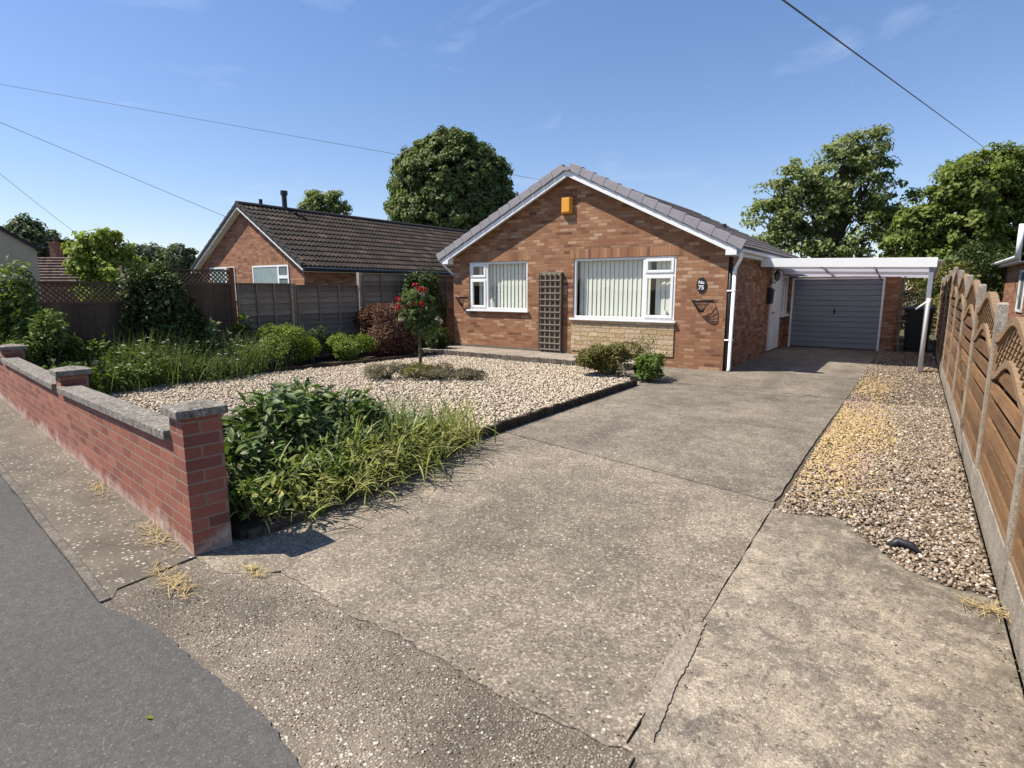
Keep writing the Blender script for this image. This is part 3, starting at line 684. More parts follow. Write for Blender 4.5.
def window(parent, name, x0, x1, z0, z1, y, mull, tl, depth=.06, blind=None, side='left', pane='glass'):
    """upvc window in a wall facing -Y: frame, sill, casement, panes, blind"""
    f = MB(); w = .05; yb = y + depth
    f.box(x0, x0 + w, yb - .035, yb + .035, z0, z1).box(x1 - w, x1, yb - .035, yb + .035, z0, z1)
    f.box(x0 + w, x1 - w, yb - .035, yb + .035, z1 - w, z1).box(x0 + w, x1 - w, yb - .035, yb + .035, z0, z0 + w)
    f.box(mull - .03, mull + .03, yb - .034, yb + .034, z0 + w, z1 - w)
    a, b = (x0 + w, mull - .03) if side == 'left' else (mull + .03, x1 - w)
    f.box(a, b, yb - .033, yb + .033, tl - .03, tl + .03)
    wf = f.build(name, M['white'], parent, bevel=.006)
    for nm, (c0, c1) in (('fanlight', (tl + .03, z1 - w)), ('casement', (z0 + w, tl - .03))):
        s = MB(); q = .055
        s.box(a, a + q, yb - .052, yb + .01, c0, c1).box(b - q, b, yb - .052, yb + .01, c0, c1).box(a + q, b - q, yb - .052, yb + .01, c1 - q, c1).box(a + q, b - q, yb - .052, yb + .01, c0, c0 + q)
        s.build(nm, M['white'], wf, bevel=.006)
        MB().poly([(a + q, yb - .02, c0 + q), (b - q, yb - .02, c0 + q), (b - q, yb - .02, c1 - q), (a + q, yb - .02, c1 - q)]).build('pane', M[pane], wf)
    a2, b2 = (mull + .03, x1 - w) if side == 'left' else (x0 + w, mull - .03)
    MB().poly([(a2, yb, z0 + w), (b2, yb, z0 + w), (b2, yb, z1 - w), (a2, yb, z1 - w)]).build('pane', M[pane], wf)
    MB().box(x0 - .06, x1 + .05, y - .075, yb - .036, z0 - .045, z0 - .003).build('sill', M['white'], wf, bevel=.008)
    return wf

# ------------------------------------------------------------------ the bungalow
HL, HR, HF, HB = -9.9, -3.0, 11.54, 19.6
AX, AZ, EZ = -6.45, 4.06, 2.37          # apex of the wall, wall top at the eaves
slope = (AZ - EZ) / (HR - AX)
house = thing('bungalow', 'orange brick bungalow with grey verge tiles and two white front windows', 'house', (-6.45, HF, 0))
LW = (-9.38, -7.60, 1.09, 2.26); BW = (-6.36, -4.02, .955, 2.265)
def rz(x): return AZ - abs(x - AX) * slope
w = MB()
def fp(x0, x1, za, zb): w.poly([(x0, HF, za), (x1, HF, za), (x1, HF, zb), (x0, HF, zb)])
def ftop(x0, x1, z0):
    pts = [(x0, HF, z0), (x1, HF, z0), (x1, HF, rz(x1))]
    if x0 < AX < x1: pts.append((AX, HF, AZ))
    w.poly(pts + [(x0, HF, rz(x0))])
ftop(HL, LW[0], 0); fp(LW[0], LW[1], 0, LW[2]); ftop(LW[0], LW[1], LW[3]); ftop(LW[1], BW[0], 0)
fp(BW[0], BW[1], 0, BW[2]); ftop(BW[0], BW[1], BW[3]); ftop(BW[1], HR, 0)
for (x0, x1, z0, z1) in (LW, BW):
    d = HF + .12
    w.poly([(x0, HF, z0), (x0, HF, z1), (x0, d, z1), (x0, d, z0)]); w.poly([(x1, HF, z1), (x1, HF, z0), (x1, d, z0), (x1, d, z1)])
    w.poly([(x0, HF, z1), (x1, HF, z1), (x1, d, z1), (x0, d, z1)]); w.poly([(x1, HF, z0), (x0, HF, z0), (x0, d, z0), (x1, d, z0)])
w.poly([(HR, HF, 0), (HR, HB, 0), (HR, HB, EZ), (HR, HF, EZ)]); w.poly([(HL, HB, 0), (HL, HF, 0), (HL, HF, EZ), (HL, HB, EZ)])
w.poly([(HR, HB, 0), (HL, HB, 0), (HL, HB, EZ), (AX, HB, AZ), (HR, HB, EZ)])
w.build('wall', M['brick'], house, flipfix=False)
s = MB(); s.box(LW[0] - .1, LW[1] + .1, HF - .004, HF + .05, LW[3] + .004, LW[3] + .225); s.box(BW[0] - .1, BW[1] + .12, HF - .004, HF + .05, BW[3] + .004, BW[3] + .225)
s.build('soldier_course', M['brick_soldier'], house)
MB().box(BW[0] - .03, BW[1] + .02, HF - .022, HF + .02, .225, BW[2] - .05).build('stone_panel', M['stone'], house)
MB().box(HL + .05, BW[0] - .05, HF - .012, HF + .02, .13, .185).build('plinth', M['edging'], house)
for nm, L_, mull, tl, side in (('window', LW, -8.83, 1.86, 'left'), ('window', BW, -4.70, 1.90, 'right')):
    wf = window(house, nm, L_[0], L_[1], L_[2], L_[3], HF, mull, tl, side=side)
    b = MB(); yb = HF + .06 + .13
    x0, x1 = L_[0] + .06, L_[1] - .06
    k = int((x1 - x0) / .105)
    for i in range(k):
        xx = x0 + (x1 - x0) * (i + .5) / k
        if side == 'left' and xx < mull - .38: continue
        if side == 'right' and mull + .06 < xx < mull + .20: continue
        t = .17 + random.uniform(-.04, .04); hw = .0535
        z0 = L_[2] + .03
        b.poly([(xx - hw * math.cos(t), yb + hw * math.sin(t), z0), (xx + hw * math.cos(t), yb - hw * math.sin(t), z0), (xx + hw * math.cos(t), yb - hw * math.sin(t), L_[3] - .03), (xx - hw * math.cos(t), yb + hw * math.sin(t), L_[3] - .03)])
    b.build('vertical_blind', M['blind'], wf, flipfix=False)
    MB().box(x0, x1, HF + .13, HF + .30, L_[2] - .02, L_[2] - .002).build('inner_sill', M['white_paint'], wf)
    v = MB(); vx = (mull + .12) if side == 'left' else (mull + .45)
    pr = [(0, .035), (.06, .05), (.13, .045), (.18, .03), (.2, .035)]
    v.tube([(vx, HF + .14, L_[2] + h) for h, r in pr], [r for h, r in pr], 10).build('ornament', M['white_paint'], wf, smooth=True)
# interior box behind the panes
ib = MB().box(HL + .15, HR - .15, HF + 2.6, HF + 2.7, 0, 2.4).box(HL + .12, HR - .12, HF + .13, HF + 2.6, 2.36, 2.4).box(HL + .12, HR - .12, HF + .13, HF + 2.6, 0.1, .14)
ib.build('interior', M['dark_room'], house)
# roof
RO = .19; vy = HF - .22
exR, ezR = HR + RO, EZ - RO * slope; exL, ezL = HL - RO, EZ - RO * slope
rf = MB(); up = .125
tile_slope(rf, (AX, AZ + up), (exR + .03, ezR + up - .016), vy, HB + .2, roll=.012, seg=4)
tile_slope(rf, (AX, AZ + up), (exL - .03, ezL + up - .016), vy, HB + .2, roll=.012, seg=4)
roof = rf.build('roof', M['tile_slate'], house, flipfix=False)
u = MB(); th = .10
u.extr([(AX, vy + .04, AZ + .02), (exR, vy + .04, ezR + .02), (exR, vy + .04, ezR + th + .01), (AX, vy + .04, AZ + th + .02), (exL, vy + .04, ezL + th + .01), (exL, vy + .04, ezL + .02)], (0, HB - vy + .1, 0))
u.build('roof_deck', M['white_paint'], roof)
bd = MB()
for ex in (exR, exL):
    ez = ezR; bd.extr([(AX, vy - .002, AZ - .045), (ex, vy - .002, ez - .045), (ex, vy - .002, ez + .075), (AX, vy - .002, AZ + .075)], (0, .022, 0))
    bx = -.20 if ex > AX else .20
    bd.extr([(ex, vy - .004, ez - .045), (ex + bx, vy - .004, ez - .045), (ex + bx, vy - .004, ez + .06 + abs(bx) * slope * .55), (ex, vy - .004, ez + .06)], (0, .22, 0))
bd.build('bargeboard', M['white'], roof)
vc = MB()
for sgn, ex in ((1, exR), (-1, exL)):
    n = 13; L_ = math.hypot(ex - AX, ezR - AZ); d = Vector(((ex - AX) / L_, 0, (ezR - AZ) / L_)); nn_ = Vector((-d.z * sgn, 0, d.x * sgn))
    if nn_.z < 0: nn_ = -nn_
    for i in range(n):
        a = Vector((AX, vy - .04, AZ)) + d * (L_ + .07) * i / n; b = Vector((AX, vy - .04, AZ)) + d * ((L_ + .07) * (i + 1) / n - .006)
        lo, h0, h1 = .085, .235, .258
        vc.extr([a + nn_ * lo, b + nn_ * (lo - .012), b + nn_ * h1, a + nn_ * h0], (0, .05, 0))
        vc.extr([a + nn_ * h0 + Vector((0, .05, 0)), b + nn_ * h1 + Vector((0, .05, 0)), b + nn_ * (h1 - .02) + Vector((0, .05, 0)), a + nn_ * (h0 - .02) + Vector((0, .05, 0))], (0, .10, 0))
vc.build('verge_cap', M['verge'], roof, bevel=.006)
rc = MB(); ridge_caps(rc, AX, AZ + up + .0, vy - .06, HB + .2, r=.085); rc.build('ridge_tile', M['verge'], roof, smooth=False)
MB().tube([(-4.6, 17.0, 3.1), (-4.6, 17.0, 3.40)], [.06, .06], 10).build('roof_vent', M['verge_dark'], roof)
# fascia, soffit, gutters and pipes
for sgn, ex, nm in ((1, exR, 'r'), (-1, exL, 'l')):
    a, b = (ex - .02, ex + .002) if sgn > 0 else (ex - .002, ex + .02)
    fa = MB().box(a, b, vy + .05, HB, ezR - .06, ezR + .10)
    x0, x1 = (HR + .005, ex - .02) if sgn > 0 else (ex + .02, HL - .005)
    fa.box(x0, x1, vy + .23, HB, ezR - .06, ezR - .045); fa.build('fascia', M['white_paint'], house)
    gt = MB(); pts = [(ex + sgn * (.055 - .05 * math.cos(t)), vy + .02, ezR + .045 - .05 * math.sin(t)) for t in np.linspace(0, math.pi, 9)]
    pts += [(p[0] + sgn * (-.006 if i > 4 else .006) * 0, p[1], p[2] + .004) for i, p in enumerate(pts[::-1])]
    gt.extr(pts, (0, HB - vy, 0)); gt.build('gutter', M['white'], house)
dp = MB(); gx = exR + .06
dp.tube([(gx, vy + .1, ezR + .03), (gx, vy + .1, ezR - .06), (gx - .01, vy + .13, ezR - .12), (HR + .13, HF + .02, ezR - .28), (HR + .115, HF + .03, ezR - .38)], .034, 10)
dp.tube([(HR + .115, HF + .03, ezR - .36), (HR + .115, HF + .03, .06), (HR + .115, HF - .01, .01)], .034, 10)
for z in (1.55, .6): dp.box(HR + .002, HR + .155, HF + .0, HF + .07, z, z + .03)
dp.tube([(HR + .115, HF + .03, ezR - .40), (HR + .115, HF + .03, ezR - .34)], .042, 10)
dp.build('downpipe', M['white'], house, smooth=True)
q = MB(); q.tube([(HR + .036, HF + .045, 0), (HR + .036, HF + .045, 2.22)], .034, 8); q.build('corner_shade_tube', M['black_plastic'], house, smooth=True)  # black tube added for the shaded strip between wall corner and downpipe
dl = MB(); gx = exL - .05
dl.tube([(gx, vy + .15, ezR + .02), (gx, vy + .15, ezR - .08), (gx + .03, vy + .2, ezR - .14), (HL - .06, HF + .1, ezR - .32), (HL - .05, HF + .12, ezR - .42), (HL - .05, HF + .12, .1)], .03, 10)
dl.build('downpipe', M['white'], house, smooth=True)
# side door and side window
dd = MB().box(HR + .002, HR + .055, 15.55, 16.75, .06, 2.05); door = dd.build('side_door', M['white_paint'], house, bevel=.004)
dp2 = MB()
for z0, z1 in ((.2, .9), (1.05, 1.9)):
    dp2.box(HR + .055, HR + .064, 15.7, 16.1, z0, z1).box(HR + .055, HR + .064, 16.2, 16.6, z0, z1)
dp2.build('door_panel', M['white_paint'], door, bevel=.003)
MB().box(HR + .055, HR + .10, 15.62, 15.66, 1.0, 1.03).box(HR + .09, HR + .105, 15.62, 15.76, 1.0, 1.025).build('handle', M['alu'], door)
sw = MB()
for (a, b) in ((16.86, 16.91), (17.22, 17.27), (17.58, 17.63)): sw.box(HR + .002, HR + .06, a, b, .92, 1.95)
sw.box(HR + .002, HR + .06, 16.91, 17.58, 1.9, 1.95).box(HR + .002, HR + .06, 16.91, 17.58, .92, .97)
so_ = sw.build('side_window', M['white'], house)
MB().box(HR + .002, HR + .02, 16.91, 17.58, .97, 1.9).build('pane', M['clear_dark'], so_); MB().box(HR + .0, HR + .13, 16.8, 17.68, .86, .918).build('sill', M['white'], so_)

# small things fixed to the front
tr = thing('wall_trellis', 'narrow weathered square trellis standing against the brick between the front windows', 'trellis', (-6.9, HF - .08, .17))
t = MB(); x0, x1, z0, z1 = -7.20, -6.64, .18, 1.97
for i in range(5): xx = x0 + .013 + (x1 - x0 - .026) * i / 4; t.box(xx - .011, xx + .011, HF - .085, HF - .012, z0, z1)
for i in range(13): zz = z0 + .03 + (z1 - z0 - .06) * i / 12; t.box(x0, x1, HF - .1, HF - .0855, zz - .012, zz + .012)
for i in range(13): zz = z0 + .03 + (z1 - z0 - .06) * i / 12; t.box(x0 + .002, x1 - .002, HF - .0117, HF - .004, zz - .05, zz + .05)
t.build('lattice', M['trellis'], tr)
t = MB()
for xx in (x0 - .022, x1 + .002): t.box(xx, xx + .02, HF - .1, HF - .005, z0, z1)
t.build('side_frame', M['wood_dark'], tr)

al = thing('alarm_box', 'orange burglar alarm box high on the brick gable', 'alarm box', (-6.53, HF, 3.4))
MB().extr([(-6.67, HF - .004, 3.25), (-6.40, HF - .004, 3.25), (-6.40, HF - .004, 3.60), (-6.67, HF - .004, 3.60)], (0, -.05, 0)).build('back_box', M['orange'], al, bevel=.008)
a = MB(); a.add([(-6.665, HF - .056, 3.255), (-6.405, HF - .056, 3.255), (-6.405, HF - .056, 3.595), (-6.665, HF - .056, 3.595), (-6.63, HF - .115, 3.28), (-6.44, HF - .115, 3.28), (-6.44, HF - .115, 3.585), (-6.63, HF - .115, 3.585)], [(0, 1, 5, 4), (1, 2, 6, 5), (2, 3, 7, 6), (3, 0, 4, 7), (4, 5, 6, 7), (3, 2, 1, 0)])
a.build('cover', M['orange'], al, bevel=.006)

sg = thing('house_number_sign', 'black oval house number plaque with white figures on the brick', 'sign', (-3.49, HF, 1.68))
pl = MB(); pl.extr([(-3.49 + .098 * math.cos(q), HF - .003, 1.68 + .148 * math.sin(q)) for q in np.linspace(0, 2 * math.pi, 33)[:-1]], (0, -.018, 0)); pl.build('plaque', M['black_metal'], sg, bevel=.004)
def text_mesh(txt, size, loc, parent, name):
    cu = bpy.data.curves.new('t', 'FONT'); cu.body = txt; cu.size = size; cu.align_x = 'CENTER'; cu.extrude = .003; cu.offset = .0015
    ob = bpy.data.objects.new('t', cu); me = bpy.data.meshes.new_from_object(ob)
    me.transform(Matrix.Translation(loc) @ Matrix.Rotation(R(90), 4, 'X'))
    bpy.data.objects.remove(ob); bpy.data.curves.remove(cu)
    return link(name, me, M['sign_white'], parent)
text_mesh('No', .088, (-3.49, HF - .025, 1.70), sg, 'lettering')
text_mesh('75', .115, (-3.49, HF - .025, 1.592), sg, 'numeral')

def basket(name, label, xc, zt, wd):
    b = thing(name, label, 'wall basket', (xc, HF, zt)); r = wd / 2; m = MB(); k = 13; dep = .19; hh = .24
    def rim(q): return Vector((xc + r * math.cos(q), HF - .012 - dep * math.sin(q), zt))
    qs = np.linspace(0, math.pi, k); bot = Vector((xc, HF - .03, zt - hh))
    m.tube([rim(q) for q in qs], .009, 6).tube([(xc - r, HF - .012, zt), (xc + r, HF - .012, zt)], .009, 6)
    m.build('rim', M['black_metal'], b)
    m = MB()
    for q in qs[1:-1:1]:
        p = rim(q); mid = p.lerp(bot, .5) + Vector((0, -.02, .0)); m.tube([p, mid, Vector((xc + (p.x - xc) * .18, HF - .03, zt - hh))], .006, 5)
    for f_ in (.35, .7): 
        m.tube([Vector((xc + r * (1 - f_ * .8) * math.cos(q), HF - .012 - dep * (1 - f_ * .8) * math.sin(q), zt - hh * f_)) for q in qs], .005, 5)
    m.build('bar', M['black_metal'], b)
basket('wire_basket', 'empty black wire wall basket below the house number plaque', -3.46, 1.385, .42)
basket('wire_basket', 'empty black wire wall basket left of the smaller front window', -9.60, 1.40, .34)
pb = thing('post_box', 'black wall post box beside the white side door under the carport', 'post box', (HR, 15.3, 1.42))
q = MB(); q.extr([(HR + .004, 15.18, 1.24), (HR + .10, 15.18, 1.24), (HR + .12, 15.18, 1.56), (HR + .004, 15.18, 1.64)], (0, .28, 0)); q.build('body', M['black_metal'], pb, bevel=.006)
MB().extr([(HR + .003, 15.165, 1.645), (HR + .14, 15.165, 1.565), (HR + .14, 15.165, 1.578), (HR + .003, 15.165, 1.658)], (0, .31, 0)).build('lid', M['black_metal'], pb)
ln = thing('wall_lantern', 'black coach lantern on the wall above the post box', 'lantern', (HR, 15.6, 1.9))
q = MB(); q.tube([(HR + .01, 15.5, 1.78), (HR + .10, 15.5, 1.74), (HR + .15, 15.5, 1.80)], .012, 6); q.box(HR + .004, HR + .02, 15.45, 15.55, 1.70, 1.86); q.build('bracket', M['black_metal'], ln)
q = MB(); zc = 1.80; q.tube([(HR + .15, 15.5, zc), (HR + .15, 15.5, zc + .02), (HR + .15, 15.5, zc + .17)], [.035, .045, .07], 6); q.build('lamp_glass', M['clear_dark'], ln)
q = MB(); q.tube([(HR + .15, 15.5, zc + .172), (HR + .15, 15.5, zc + .22), (HR + .15, 15.5, zc + .26)], [.085, .04, .01], 6)
for j in range(6): a = math.pi * j / 3; q.tube([(HR + .15 + .046 * math.cos(a), 15.5 + .046 * math.sin(a), zc + .02), (HR + .15 + .072 * math.cos(a), 15.5 + .072 * math.sin(a), zc + .172)], .006, 4)
q.build('cage', M['black_metal'], ln)

# ------------------------------------------------------------------ carport and garage
cp = thing('carport', 'white flat roofed carport with translucent sheets and a single front post', 'carport', (-1.3, 13.65, 0))
def ch_(x): return -.022 * (x + 2.85)
q = MB(); q.add([(x, yy, z + ch_(x)) for yy in (13.60, 13.63) for (x, z) in ((-2.85, 2.075), (.27, 2.075), (.27, 2.255), (-2.85, 2.255))], [(0, 1, 2, 3), (7, 6, 5, 4), (4, 5, 1, 0), (5, 6, 2, 1), (6, 7, 3, 2), (7, 4, 0, 3)])
q.build('fascia', M['white'], cp, bevel=.004)
def rzc(x, y): return 2.245 + ch_(x) - .068 * (y - 13.63)
q = MB(); q.add([(x, y, rzc(x, y) + dz) for dz in (0, .012) for (x, y) in ((-2.86, 13.632), (.25, 13.632), (.25, 18.0), (-2.86, 18.0))], [(3, 2, 1, 0), (4, 5, 6, 7), (0, 1, 5, 4), (1, 2, 6, 5), (2, 3, 7, 6), (3, 0, 4, 7)]); q.build('roof_sheet', M['poly'], cp)
for yy in (15.0, 16.35):
    q = MB(); q.extr([(x, yy, rzc(x, yy) + dz) for (x, dz) in ((-2.85, -.075), (.2, -.075), (.2, -.004), (-2.85, -.004))], (0, .04, 0)); q.build('rafter', M['white'], cp)
for xx in (-1.83, -.8):
    q = MB(); q.extr([(xx - .014, y, rzc(xx, y) + dz) for (y, dz) in ((13.632, -.05), (17.74, -.05), (17.74, -.003), (13.632, -.003))], (.028, 0, 0)); q.build('glazing_bar', M['alu'], cp)
q = MB(); q.extr([(.202, y, rzc(.2, y) + dz) for (y, dz) in ((13.632, -.10), (17.9, -.10), (17.9, -.003), (13.632, -.003))], (.04, 0, 0)); q.build('edge_beam', M['white'], cp)
q = MB(); q.box(.155, .235, 13.64, 13.72, .0, 2.06); q.build('post', M['alu'], cp, bevel=.008)
q = MB(); pts = [(.315 - .052 * math.cos(t), 13.5, 2.17 - .052 * math.sin(t)) for t in np.linspace(0, math.pi, 9)]; pts += [(p[0], p[1], p[2] + .005) for p in pts[::-1]]
q.extr(pts, (0, 4.3, -.27)); q.build('gutter', M['white'], cp)
q = MB(); q.tube([(.195, 13.60, 0.02), (.205, 13.60, 1.33), (.205, 13.60, 1.42)], .034, 10); q.build('downpipe', M['white'], cp, smooth=True)
q = MB(); q.tube([(.19, 13.62, 1.37), (.08, 13.70, 1.27), (.02, 13.75, 1.21)], .017, 8); q.build('branch_pipe', M['white'], cp, smooth=True)

GY = 17.76
ga = thing('garage', 'brick garage with a blue grey up and over door behind the carport', 'garage', (-1.8, GY, 0))
q = MB(); gx0, gx1 = -2.995, -.36
def gq(x0, x1, z0, z1): q.poly([(x0, GY, z0), (x1, GY, z0), (x1, GY, z1), (x0, GY, z1)])
GT = 1.93
gq(gx0, -2.86, 0, GT); gq(-.68, gx1, 0, GT); gq(-2.86, -.68, 1.90, GT)
q.poly([(gx1, GY, 0), (gx1, GY + 5, 0), (gx1, GY + 5, GT), (gx1, GY, GT)]); q.poly([(gx0, GY + 5, GT), (gx0, GY, GT), (gx1, GY, GT), (gx1, GY + 5, GT)]); q.poly([(gx1, GY + 5, 0), (gx0, GY + 5, 0), (gx0, GY + 5, GT), (gx1, GY + 5, GT)])
q.build('wall', M['brick'], ga, flipfix=False)
q = MB(); q.box(-2.86, -2.81, GY - .03, GY + .06, 0, 1.9).box(-.73, -.68, GY - .03, GY + .06, 0, 1.9).box(-2.81, -.73, GY - .03, GY + .06, 1.855, 1.9)
q.build('door_frame', M['white_paint'], ga)
q = MB(); n = 13
for i in range(n):
    z0 = .02 + (1.835) * i / n; z1 = .02 + 1.835 * (i + 1) / n
    q.add([(-2.81, GY + .03, z0), (-.73, GY + .03, z0), (-.73, GY + .012, z0 + .012), (-2.81, GY + .012, z0 + .012), (-.73, GY + .012, z1 - .012), (-2.81, GY + .012, z1 - .012), (-.73, GY + .03, z1), (-2.81, GY + .03, z1)], [(0, 1, 2, 3), (3, 2, 4, 5), (5, 4, 6, 7)])
gd = q.build('garage_door', M['garage_door'], ga, flipfix=False)
MB().box(-1.80, -1.74, GY - .02, GY + .012, .98, 1.02).box(-1.79, -1.75, GY - .03, GY - .018, .93, 1.07).build('handle', M['black_metal'], gd)

lt = thing('ladder_trellis', 'narrow timber trellis leaning beside the garage brickwork', 'trellis', (-.25, 17.7, 0))
q = MB(); q.box(-.285, -.255, 17.62, 17.65, .0, 2.0); q.build('upright', M['trellis'], lt)
for i in range(8): z = .22 + i * .19; wd = .13 if i < 6 else .32; MB().box(-.405, -.405 + wd * 2, 17.59, 17.615, z - .016, z + .016).build('rung', M['wood_rail'], lt)
bn = thing('wheelie_bin', 'black wheelie bin standing in the shade behind the carport post', 'bin', (.1, 18.0, 0))
q = MB(); q.add([(-.14, 17.8, .08), (.34, 17.8, .08), (.34, 18.35, .08), (-.14, 18.35, .08), (-.2, 17.72, 1.08), (.40, 17.72, 1.08), (.40, 18.46, 1.08), (-.2, 18.46, 1.08)], [(3, 2, 1, 0), (4, 5, 6, 7), (0, 1, 5, 4), (1, 2, 6, 5), (2, 3, 7, 6), (3, 0, 4, 7)])
q.build('body', M['black_plastic'], bn, bevel=.02)
q = MB(); q.extr([(-.22, 17.69, 1.085), (-.22, 18.5, 1.085), (-.22, 18.48, 1.13), (-.22, 18.05, 1.17), (-.22, 17.72, 1.13)], (.64, 0, 0)); q.build('lid', M['black_plastic'], bn, bevel=.012)
for xx in (-.16, .31):
    MB().tube([(xx, 18.42, .1), (xx + .05, 18.42, .1)], .1, 14).build('wheel', M['black_plastic'], bn)

# ------------------------------------------------------------------ fence on the right: concrete posts, arched panels
fe = thing('arched_panel_fence', 'brown arched lattice top panel fence between concrete posts along the drive', 'fence', (.55, 9, 0))
ys = [1.93 + 1.91 * i for i in range(10)]; tops = [1.24, 1.38, 1.50, 1.65, 1.78, 1.89, 2.0, 1.98, 1.92, 1.9]
for yy, zt in zip(ys, tops):
    q = MB(); q.box(.515, .58, yy - .05, yy + .05, -.06, zt - .015); k = len(q.v)
    q.add([(.515, yy - .05, zt - .015), (.58, yy - .05, zt - .015), (.58, yy + .05, zt - .015), (.515, yy + .05, zt - .015), (.525, yy - .03, zt), (.57, yy - .03, zt), (.57, yy + .03, zt), (.525, yy + .03, zt)], [(0, 1, 5, 4), (1, 2, 6, 5), (2, 3, 7, 6), (3, 0, 4, 7), (4, 5, 6, 7)])
    q.build('post', M['post'], fe)
def hump(t): return .17 * (0.5 - 0.5 * math.cos(2 * math.pi * t)) ** 1.15
for i in range(9):
    y0, y1 = ys[i] + .053, ys[i + 1] - .053; ze = tops[i + 1] - .27; zl = ze - .28
    zb = .2 if i < 2 else .14
    q = MB(); q.box(.525, .575, y0 - .02, y1 + .02, -.06, zb); q.build('gravel_board', M['post'], fe, bevel=.004)
    N = 22; q = MB()
    for base, dp_ in ((ze, .055), (zl, .05)):
        for j in range(N):
            t0, t1 = j / N, (j + 1) / N
            q.beam((.55, y0 + (y1 - y0) * t0, base + hump(t0)), (.55, y0 + (y1 - y0) * t1 + .004, base + hump(t1)), .055, dp_, up=(0, 0, 1))
    q.box(.528, .572, y0, y0 + .035, zb, ze).box(.528, .572, y1 - .035, y1, zb, ze).box(.53, .57, y0 + .035, y1 - .035, zb, zb + .04)
    pn = q.build('panel_frame', M['wood_rail'], fe)
    q = MB(); rowh = .142; zz = zb + .045; r_ = 0
    while zz < zl + .15:
        ts = np.linspace(0, 1, 25); lim = [zl + hump(t) - .02 for t in ts]; ok = [k for k in range(25) if lim[k] > zz + .03]
        if len(ok) > 2:
            run = [k for k in ok if ok[0] <= k <= ok[-1]]; j0 = random.uniform(-.006, .006)
            if zz > zl - .02 and ok[0] == 0: pass
            yv = [y0 + .036 + (y1 - y0 - .072) * ts[k] for k in run]; topz = [min(zz + rowh - .05, lim[k]) for k in run]
            xo = .532
            pts = [(xo, yy, zz + j0 * (yy - y0)) for yy in yv] + [(xo + .006, yy, tz) for yy, tz in zip(yv[::-1], topz[::-1])]
            q.extr(pts, (.016, 0, 0))
        zz += rowh; r_ += 1
    q.build('board', M['wood_brown'], pn)
    q = MB(); yv = np.linspace(y0 + .036, y1 - .036, 25); q.extr([(.576, yy, zb + .04) for yy in (yv[0], yv[-1])] + [(.576, yy, zl + hump((yy - y0) / (y1 - y0)) - .02) for yy in yv[::-1]], (.006, 0, 0)); q.build('gap_shade_sheet', M['wood_logdark'], pn)  # near-black sheet added behind the boards so the gaps read as shade
    # the two uprights behind the boards
    for fr in (.33, .67):
        q = MB(); yy = y0 + (y1 - y0) * fr; q.box(.5825, .61, yy - .02, yy + .02, zb, zl + hump(fr) - .02); q.build('batten', M['wood_rail'], pn)
    q = MB()
    for s_ in (-1, 1):
        for j in range(-9, 22):
            c0 = y0 + j * .15; p = []
            steps = 60
            for k in range(steps + 1):
                zq = zl - .05 + (ze + .2 - zl) * k / steps; yq = c0 + s_ * (zq - zl) * 1.7
                if y0 + .02 < yq < y1 - .02:
                    tt = (yq - y0) / (y1 - y0)
                    if zl + hump(tt) - .01 < zq < ze + hump(tt) + .01: p.append((.546 + .009 * (s_ > 0), yq, zq))
            if len(p) > 1: q.beam(p[0], p[-1], .013, .010, up=(1, 0, 0))
    q.build('lattice', M['wood_rail'], pn)

# ------------------------------------------------------------------ fences on the left
def lattice(mb, y0, y1, z0, z1, x, pitch=.082, th=.012, wd=.02):
    h = z1 - z0
    for s_ in (-1, 1):
        j = y0 - h
        while j < y1 + h:
            ya, yb = (j, j + h) if s_ > 0 else (j + h, j); za, zb = z0, z1
            def clip(ya, za, yb, zb):
                pts = []
                for (a, za_, b, zb_) in ((ya, za, yb, zb),):
                    t0, t1 = 0.0, 1.0; d = b - a
                    lo, hi = (y0 - a) / d, (y1 - a) / d
                    if lo > hi: lo, hi = hi, lo
                    t0 = max(t0, lo); t1 = min(t1, hi)
                    if t1 - t0 > .02: return (a + d * t0, za_ + (zb_ - za_) * t0), (a + d * t1, za_ + (zb_ - za_) * t1)
                return None
            c = clip(ya, za, yb, zb)
            if c: mb.beam((x + s_ * th * .51, c[0][0], c[0][1]), (x + s_ * th * .51, c[1][0], c[1][1]), wd, th, up=(1, 0, 0))
            j += pitch
FX = -11.2
f1 = thing('lattice_top_fence', 'dark boarded fence with diagonal lattice top behind the left flower bed', 'fence', (FX, 3.5, 0))
for (y0, y1, zt) in ((2.66, 4.36, 1.72), (4.46, 6.25, 1.97)):
    zl = zt - (.34 if zt < 1.8 else .27); q = MB(); n = int((y1 - y0) / .11)
    for i in range(n): a = y0 + (y1 - y0) * i / n; q.box(FX - .008 + .006 * (i % 2), FX + .012 + .006 * (i % 2), a, a + (y1 - y0) / n - .002, 0.02, zl - .02)
    q.build('board', M['wood_dark'], f1)
    q = MB(); q.box(FX - .02, FX + .028, y0, y1, zl - .02, zl + .02).box(FX - .02, FX + .028, y0, y1, zt - .025, zt); q.build('rail', M['wood_dark'], f1)
    q = MB(); lattice(q, y0, y1, zl + .02, zt - .025, FX); q.build('lattice', M['wood_dark'], f1)
for yy, zt, mk in ((2.61, 1.74, 'wood_dark'), (4.41, 2.0, 'wood_dark'), (6.30, 2.02, 'wood_post')):
    q = MB(); q.box(FX - .045, FX + .045, yy - .045, yy + .045, 0, zt); q.build('post', M[mk], f1)
f2 = thing('lap_panel_fence', 'grey overlapping board panel fence along the far side of the gravel garden', 'fence', (FX, 9, 0))
segs = [(6.38, 7.62, 1.70), (7.74, 9.46, 1.67), (9.60, 11.4, 1.95), (11.5, 13.3, 1.93), (13.4, 15.2, 1.92), (15.3, 17.1, 1.92)]
